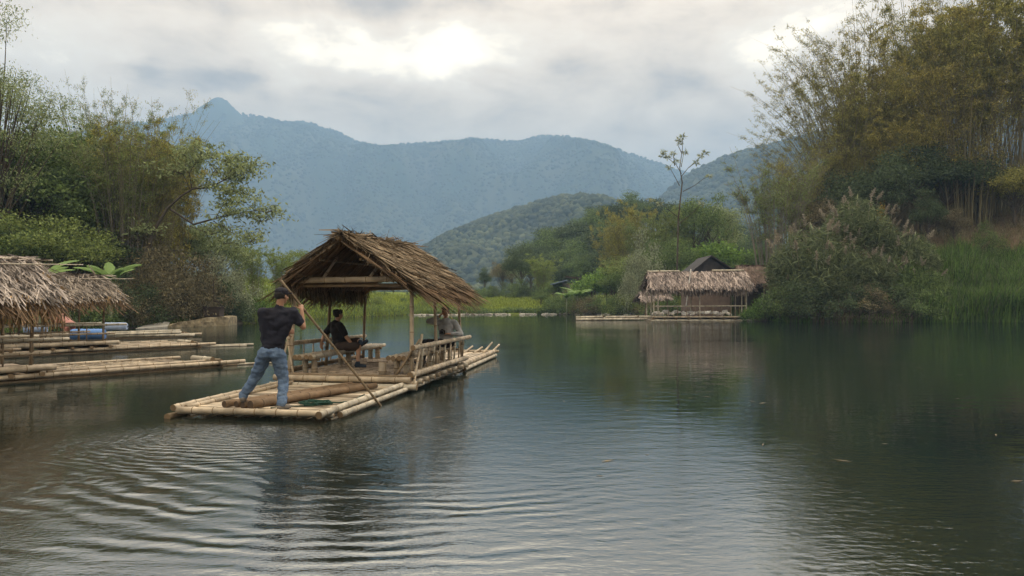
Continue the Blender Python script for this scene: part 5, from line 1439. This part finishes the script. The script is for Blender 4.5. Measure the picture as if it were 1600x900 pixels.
for px, Y, top in [(850, 185, 362), (875, 190, 350), (900, 195, 340), (922, 200, 330), (945, 205, 318), (965, 205, 312), (990, 210, 305), (1020, 212, 308), (1045, 210, 312), (1130, 200, 335), (1155, 198, 352), (1175, 190, 365), (1195, 185, 375), (830, 170, 378),
                   (865, 160, 392), (892, 165, 378), (915, 170, 368), (938, 172, 352), (960, 172, 345), (985, 175, 340), (1110, 170, 352), (1140, 165, 368), (1165, 160, 382), (880, 150, 410), (905, 148, 402), (930, 150, 392), (955, 150, 385), (980, 150, 378), (1100, 150, 372), (1130, 145, 390), (1160, 140, 402), (1190, 140, 395)]:
    k += 1
    put((KTH, KT1, KT3)[k % 3], px, Y, top - 4, 'dark rounded tree on the wooded hill behind the far shore', group='trees on the wooded hill', mat=('leaf_dark', 'leaf_mid', 'leaf_dark')[k % 3], sx=1.1)
for px, Y, top, mt, lb, k, sx in [(985, 112, 296, 'leaf_bamboo_olive', 'tall olive bamboo clump with a thin spire, left of the slender tree', KBA, .8), (1010, 108, 318, 'leaf_bamboo_green', 'green bamboo clump in the middle of the far grove', KBA, .9), (955, 118, 325, 'leaf_bamboo_olive', 'olive bamboo clump at the left end of the far grove', KBA, .8),
                                  (1050, 104, 300, 'leaf_bamboo_green', 'bamboo clump directly behind the slender tall tree', KBA, .8), (1085, 106, 285, 'leaf_mid', 'leafy tall tree right of the slender tree', KT2, .85), (1120, 112, 300, 'leaf_feather', 'feathery tree spreading behind the pavilion roof', KT2, .9), (1030, 96, 372, 'leaf_mid', 'dark green tree left of the pavilion', KT1, 1.0),
                                  (985, 94, 392, 'leaf_bamboo_green', 'bushy olive tree above the waterside scrub', KT3, 1.2), (1000, 90, 415, 'leaf_mid', 'bushy tree just left of the pavilion', KT3, 1.2), (1060, 90, 372, 'leaf_mid', 'green tree behind the left half of the pavilion', KT1, 1.0), (1110, 95, 362, 'leaf_bright', 'bright green crown above the dark gable', KTH, 1.1),
                                  (1150, 94, 372, 'leaf_bright', 'bright green crown above the pavilion\'s right end', KTH, 1.1), (1080, 88, 395, 'leaf_mid', 'green tree directly behind the dark gable', KTH, 1.0), (1140, 84, 400, 'leaf_mid', 'green tree right of the dark gable', KTH, .9), (960, 92, 420, 'leaf_mid', 'green bushy tree in the waterside row', KT3, 1.1), (1185, 90, 385, 'leaf_mid', 'green tree left of the leaning bamboo clump', KT1, .9)]:
    put(k, px, Y, top, lb, 'bamboo' if k is KBA else 'tree', mat=mt, sx=sx)
for i, (px, Y, top) in enumerate([(868, 90.5, 458), (893, 91, 466), (918, 88, 462), (940, 87, 455), (962, 86, 460), (985, 85, 458), (1008, 83, 463), (880, 93, 452), (1045, 80, 455), (1075, 79, 452), (1105, 79, 450), (1140, 76, 452), (905, 93, 455), (975, 88, 450)]):
    put((KB1, KB3, KB2)[i % 3], px, Y, top, 'mixed green bush at the waterline between the meadow and the pavilion', 'bush', 'bushes along the far waterline', mat=('leaf_mid', 'leaf_bamboo_green', 'leaf_dry', 'leaf_mid')[i % 4])
put(KN, 885, 88.5, 452, 'left banana plant on the far shore', 'plant', name='banana_plant', rz=.3, sx=.8); put(KN, 903, 89, 447, 'right banana plant on the far shore, below the small hut', 'plant', name='banana_plant', rz=2.1)


def slender_tree():
    Y = 82.0; x = (1058 - 800) / F_PX * Y; z = max(0, H(x, Y)); r = empty('slender_tree', (x, Y, z), 0, label='very slender tall tree with star shaped leaf rosettes above the far grove', cat='tree')
    def q(px, py): return P(px, py, Y) - Vector((x, Y, z))
    br = MB(); rg = np.random.default_rng(5); tips = []
    br.tube([q(1058, 480), q(1058, 420), q(1060, 340), q(1066, 285), q(1062, 262), q(1066, 235), q(1067, 214)], [.13, .11, .09, .07, .05, .035, .018], 6, cap=False)
    for pts in [[(1064, 272), (1055, 258), (1042, 246), (1037, 238)], [(1055, 258), (1053, 248), (1052, 240)], [(1064, 276), (1076, 262), (1090, 250), (1103, 238)], [(1063, 262), (1066, 248), (1070, 238)], [(1062, 290), (1050, 272), (1046, 262)], [(1066, 300), (1085, 290), (1098, 280), (1108, 276)], [(1076, 262), (1084, 256), (1088, 254)], [(1066, 240), (1060, 226), (1061, 219)], [(1060, 340), (1040, 325), (1030, 318)], [(1060, 350), (1085, 330), (1096, 318)]]:
        br.tube([q(*p) + Vector((0, rg.normal(0, .3), 0)) for p in pts], [.05] + [.03] * (len(pts) - 2) + [.012], 5, cap=False)
    br.build('trunk', M['bark'], r)
    S = []
    for (px, py) in [(1037, 238), (1052, 240), (1103, 238), (1070, 238), (1046, 262), (1108, 276), (1088, 254), (1061, 219), (1067, 214), (1043, 246), (1095, 243), (1056, 253), (1030, 318), (1096, 318), (1035, 243), (1063, 224)]:
        c = np.array(q(px, py)); n = 34; d = unit(rg.normal(size=(n, 3)) * [1, 1, .7] + [0, 0, .1]); L = rg.uniform(.30, .62, (n, 1)); s = unit(np.cross(d, rg.normal(size=(n, 3)))); S.append(np.stack([c + d * .06, c + d * L * .6 + s * .055, c + d * L, c + d * L * .6 - s * .055], 1))
    quads_mesh('crown', np.concatenate(S), M['leaf_pale'], r)


slender_tree()


# white flowering shrubs in the grove
for (px, Y, top, lb) in [(1010, 87, 355, 'upper loose pale shrub with whitish leaf tufts in the far grove'), (990, 85, 400, 'lower pale tufted shrub left of the pavilion roof')]:
    put(KB3, px, Y, top, lb, 'bush', mat='leaf_pale', sx=.45)


def overhang_tree():
    """the leaning tree whose limbs reach out over the water on the left"""
    Y = 50.0; x = (215 - 800) / F_PX * Y; z = H(x, Y); r = empty('overhanging_tree', (x, Y, z), 0, label='leaning tree whose bare limbs with flat leaf pads reach right over the water', cat='tree')
    def q(px, py, dy=0): return P(px, py, Y + dy) - Vector((x, Y, z))
    rg = np.random.default_rng(8); br = MB(); C = []
    br.tube([q(212, 478), q(222, 420), q(240, 360), q(262, 325)], [.20, .17, .14, .10], 8, cap=False)
    br.build('trunk', M['bark'], r); lm = MB()
    L = [([(262, 325), (290, 305), (300, 297), (325, 293), (345, 280), (362, 268), (378, 262)], .14), ([(262, 325), (300, 350), (335, 345), (350, 338), (375, 330), (400, 330), (418, 333)], .13), ([(300, 297), (296, 272), (302, 258), (318, 246), (330, 240)], .07), ([(325, 293), (335, 270), (348, 255), (360, 248)], .05),
         ([(335, 345), (345, 320), (352, 300), (365, 292)], .05), ([(350, 338), (375, 318), (392, 312)], .04), ([(335, 345), (355, 358), (378, 372), (392, 378)], .05), ([(240, 360), (232, 366), (215, 368)], .05), ([(300, 350), (330, 368), (350, 380)], .05), ([(300, 297), (285, 280), (285, 260)], .05), ([(375, 330), (390, 342), (404, 350)], .03), ([(378, 262), (384, 262), (388, 266)], .02), ([(345, 280), (370, 280), (380, 278)], .03), ([(318, 246), (300, 240), (290, 243)], .03)]
    for pts, r0 in L:
        pp = [q(a, b, (k - 1) * rg.uniform(-.5, .3)) + Vector((rg.normal(0, .12), 0, rg.normal(0, .12))) for k, (a, b) in enumerate(pts)]
        lm.tube(pp, [r0 * .62 * (1 - .8 * k / (len(pp) - 1)) for k in range(len(pp))], 6, cap=False)
        for k in range(max(1, len(pp) - 4), len(pp)):
            for j in range(5):
                e = pp[k] + Vector((rg.normal(0, .55), rg.normal(0, .7), abs(rg.normal(.25, .25)))); lm.tube([pp[k], pp[k].lerp(e, .5) + Vector((0, 0, .08)), e], [.022, .016, .008], 4, cap=False)
                n = 26; C.append(np.array(e) + rg.normal(size=(n, 3)) * [.34, .34, .20])
    lm.build('limbs', M['bark'], r)
    quads_mesh('crown', leaves(np.concatenate(C), .30, .11, droop=.25, flat=.6), M['leaf_feather'], r)


overhang_tree()

# ---- right bank: bamboo slope
for px, Y, top, mt, lb, k, sx, st in [(1212, 74, 228, 'leaf_bamboo_green', 'olive bamboo clump with straight visible culms above the thatched shed', KBC, .95, 'culm_grey'), (1245, 78, 215, 'leaf_bamboo_olive', 'second visible-culm clump touching the first above the shed', KBC, .8, 'culm_grey'),
                                      (1310, 84, 60, 'leaf_bamboo_olive', 'tall sparse bamboo clump with bare feathery tips, left of the dense ones', KBB, .9, 'culm'), (1350, 88, 5, 'leaf_bamboo_rust', 'tall thin topped bamboo rising to the upper frame edge', KBB, .85, 'culm'), (1395, 86, 40, 'leaf_bamboo_rust', 'rusty olive bamboo in the middle of the right slope', KBD, .85, 'culm'),
                                      (1440, 90, -50, 'leaf_bamboo_olive', 'tall olive bamboo behind the rusty one, cut by the top edge', KBB, .9, 'culm'), (1475, 84, -40, 'leaf_bamboo_olive', 'dense olive topped bamboo on the right slope', KBD, .85, 'culm'), (1540, 80, -90, 'leaf_bamboo_rust', 'big bamboo clump near the right edge with mustard top', KBD, .9, 'culm'), (1600, 76, -110, 'leaf_bamboo_olive', 'largest bamboo clump, cut by the right frame edge', KBD, .9, 'culm'), (1680, 74, -120, 'leaf_bamboo_olive', 'bamboo clump beyond the right frame edge', KBD, .9, 'culm'), (1420, 78, 140, 'leaf_bamboo_rust', 'shorter mustard bamboo in front of the tall row', KBD, 1.0, 'culm'), (1345, 80, 190, 'leaf_bamboo_olive', 'short olive bamboo above the plumed reeds', KBC, 1.0, 'culm'), (1510, 88, 60, 'leaf_bamboo_rust', 'bamboo filling the back of the right slope', KBD, .9, 'culm')]:
    put(k, px, Y, top, lb, 'bamboo', mat=mt, sx=sx, stem=st)
for px, Y, top, mt, lb, k, sx in [(1330, 76, 265, 'leaf_dark', 'dark tree behind the plumed reeds', KT1, 1.1), (1385, 74, 240, 'leaf_dark', 'dark tree on the slope above the yellow shrub', KT1, 1.1), (1430, 77, 215, 'leaf_dark', 'dark green tree in the middle of the right slope', KT2, 1.1), (1480, 76, 225, 'leaf_dark', 'dark bushy tree above the bare earth', KT1, 1.2), (1530, 78, 240, 'leaf_dark', 'dark tree under the big bamboo near the right edge', KT1, 1.2), (1585, 73, 250, 'leaf_bamboo_olive', 'dark olive tree at the right frame edge', KT3, 1.2),
                                  (1280, 76, 300, 'leaf_dry', 'brownish tree left of the plumed reeds', KT3, 1.0), (1450, 70, 300, 'leaf_dark', 'thin dark shrub tree on the bare slope', KT3, .7), (1545, 66, 345, 'leaf_mid', 'bush on the bare slope above the tall grass', KB3, .7), (1490, 71, 320, 'leaf_dry', 'brown scrub tree on the bare slope', KT3, .9)]:
    put(k, px, Y, top, lb, 'tree', mat=mt, sx=sx)
for px, Y, top, mt, lb, k, sx in [(1465, 80, 40, 'leaf_bamboo_rust', 'mustard topped bamboo in front of the tallest ones', KBD, 1.0), (1560, 77, -20, 'leaf_bamboo_olive', 'olive bamboo between the two largest clumps', KBD, 1.0), (1510, 76, 60, 'leaf_bamboo_rust', 'leaning mustard bamboo low in the tall row', KBB, 1.2), (1370, 82, 90, 'leaf_bamboo_olive', 'olive bamboo left of the mustard ones', KBD, .9)]:
    put(k, px, Y, top, lb, 'bamboo', mat=mt, sx=sx, stem='culm')
for px, Y, top, lb in [(1295, 81, 175, 'low bare bamboo fan arching left over the shed'), (1325, 83, 105, 'bare bamboo fan arching left against the bright cloud'), (1365, 86, 40, 'tallest bare bamboo fan arching left'), (1270, 79, 235, 'shortest bare bamboo fan reaching left')]:
    put((BE, 18.0, 'bamboo_clump'), px, Y, top, lb, 'bamboo', mat='leaf_bamboo_olive', sx=1.0, stem='culm', rz=random.uniform(-.25, .25))
# reeds on the bluff
for i, (px, Y, top, k, mt) in enumerate([(1235, 60, 418, KR2, 'reed_green'), (1264, 60.5, 342, KR1, 'reed_green'), (1295, 61.5, 345, KR1, 'reed_green'), (1338, 62.5, 298, KR1, 'reed_green'), (1378, 62, 342, KR1, 'reed_green'), (1412, 61, 350, KR2, 'reed_green'), (1280, 58.5, 385, KR2, 'reed_green'), (1325, 59, 372, KR2, 'reed_green'), (1368, 59, 385, KR1, 'reed_green'), (1410, 58.8, 398, KR2, 'leaf_mid'), (1440, 58.5, 408, KR2, 'leaf_mid')]):
    put(k, px, Y, top, ['low reed clump at the left foot of the reed mound', 'reed clump on the left shoulder of the mound', 'plumed reed clump left of the mound top', 'highest plumed reed clump on top of the mound', 'reed clump below the yellow shrub', 'reed clump on the right shoulder of the mound', 'reed clump on the lower left face of the mound', 'reed clump in the centre of the mound face', 'reed clump on the lower right face of the mound', 'green reed clump where the mound meets the grass', 'rightmost reed clump beside the tall grass'][i], 'reeds', mat=mt)
for i, (px, Y, top, mt, k) in enumerate([(1195, 59.8, 462, 'grass_bright', KB2), (1222, 58.6, 440, 'leaf_mid', KB1), (1250, 57.6, 425, 'leaf_dark', KB1), (1280, 57, 430, 'leaf_dark', KB1), (1312, 56.8, 435, 'leaf_dark', KB1), (1345, 56.6, 440, 'leaf_dry', KB1), (1378, 56.6, 432, 'leaf_dark', KB1), (1412, 56.5, 440, 'leaf_mid', KB1), (1300, 60, 400, 'leaf_dark', KB3), (1350, 60, 395, 'leaf_dark', KB3), (1395, 60, 405, 'leaf_dark', KB3), (1435, 57, 450, 'leaf_mid', KB2)]):
    put(k, px, Y, top, ['bright low bush where the bank begins right of the pavilion', 'green bush at the left foot of the reed mound', 'dark bush below the left reeds', 'dark bush second along the mound foot', 'dark bush under the mound centre', 'dry brown bush under the mound centre', 'dark bush under the right of the mound', 'green bush at the right foot of the mound', 'dark shrub inside the left reeds', 'dark shrub inside the middle reeds', 'dark shrub inside the right reeds', 'low bush between mound and tall grass'][i], 'bush', mat=mt)
put(KB3, 1376, 62.5, 322, 'yellow flowering shrub near the top of the reed mound', 'bush', mat='leaf_yellow', sx=.38, name='flowering_shrub')


# ---- masses of grass
def grass_field(name, label, px0, px1, Y0f, Y1, n, h, wd, mat, bend=.35, cond=None):
    px = rng.uniform(px0, px1, n); Ys = np.interp(px, SH_PX, SH_Y); Y = Ys + Y0f + (Y1 - Ys - Y0f) * rng.uniform(0, 1, n) ** 1.3
    x = (px - 800) / F_PX * Y; z = terrain(x, Y); ok = z > -.1
    if cond is not None: ok &= cond(px, Y)
    x, Y, z = x[ok], Y[ok], z[ok]; n = len(x)
    hh = h * rng.uniform(.45, 1.1, n) * (.8 + .9 * vnoise(x / 2.1, Y / 2.1, 61)); B, _ = blades(n, np.stack([x, Y, z], 1), hh, wd * rng.uniform(.6, 1.3, n), bend, 3)
    o = quads_mesh(name, B, M[mat]); tag(o, label, 'grass', None, 'stuff')


grass_field('tall_grass', 'tall vivid green grass on the right bank', 1425, 1720, .0, 66, 26000, 3.0, .07, 'grass_bright', .30, lambda p, y: rng.uniform(0, 1, len(p)) < np.clip((p - 1425) / 40, .1, 1))
grass_field('mixed_grass', 'duller mixed stalks standing in the tall green grass', 1420, 1720, .0, 64, 6000, 3.4, .07, 'reed_green', .45)
grass_field('bank_grass', 'short green grass along the right waterline', 1165, 1720, -.4, 58.5, 16000, 1.0, .05, 'grass_bright', .6)
grass_field('dry_grass', 'dry straw coloured grass at the foot of the reed mound', 1230, 1430, -.2, 60, 6000, 1.5, .05, 'reed_dry', .8)
grass_field('meadow_grass', 'yellow green meadow grass on the far shore', 380, 900, .3, 128, 42000, .75, .07, 'grass_meadow', .4)
grass_field('shore_weeds', 'mixed weeds along the far shore', 380, 1180, -.3, 92, 16000, .9, .08, 'leaf_mid', .5)
grass_field('left_bank_grass', 'dark grass on the left bank', -260, 400, -.3, 52, 14000, .9, .06, 'leaf_mid', .6)
grass_field('slope_scrub', 'dry grass on the bare right slope', 1380, 1750, 8, 92, 16000, .9, .05, 'leaf_dry', .6)

# pale stones and driftwood along the far waterline
S = MB()
for k in range(150):
    px = random.uniform(640, 1045); Ys = float(np.interp(px, SH_PX, SH_Y)); Y = Ys + random.uniform(-1.2, .6); x = (px - 800) / F_PX * Y
    ell(S, (x, Y, max(0, H(x, Y)) + .02), (random.uniform(.12, .55), random.uniform(.1, .25), random.uniform(.04, .13)), Matrix.Rotation(random.uniform(0, .5), 3, 'Z'), 6)
tag(S.build('shore_stones', M['pebble'], smooth=False), 'pale stones and drift scattered along the far waterline', 'stones', None, 'stuff')
S = MB()
for k in range(46):
    px = random.uniform(620, 1590); py = random.uniform(505, 760) if k % 3 else random.uniform(505, 560); Y = CAMZ * F_PX / (py - HOR); x = (px - 800) / F_PX * Y; a = random.uniform(0, 3)
    l = random.uniform(.03, .08) * (1 + Y / 30); S.add([(x + l * math.cos(a) * i, Y + l * math.sin(a) * i * 1.0 + .3 * l * j, .006 + .004 * (i * j)) for i, j in ((-1, 0), (0, -1), (1, 0), (0, 1))], [(0, 1, 2, 3)])
tag(S.build('floating_leaves', M['reed_dry'], smooth=False), 'small fallen leaves floating on the lake', 'leaves', None, 'stuff')
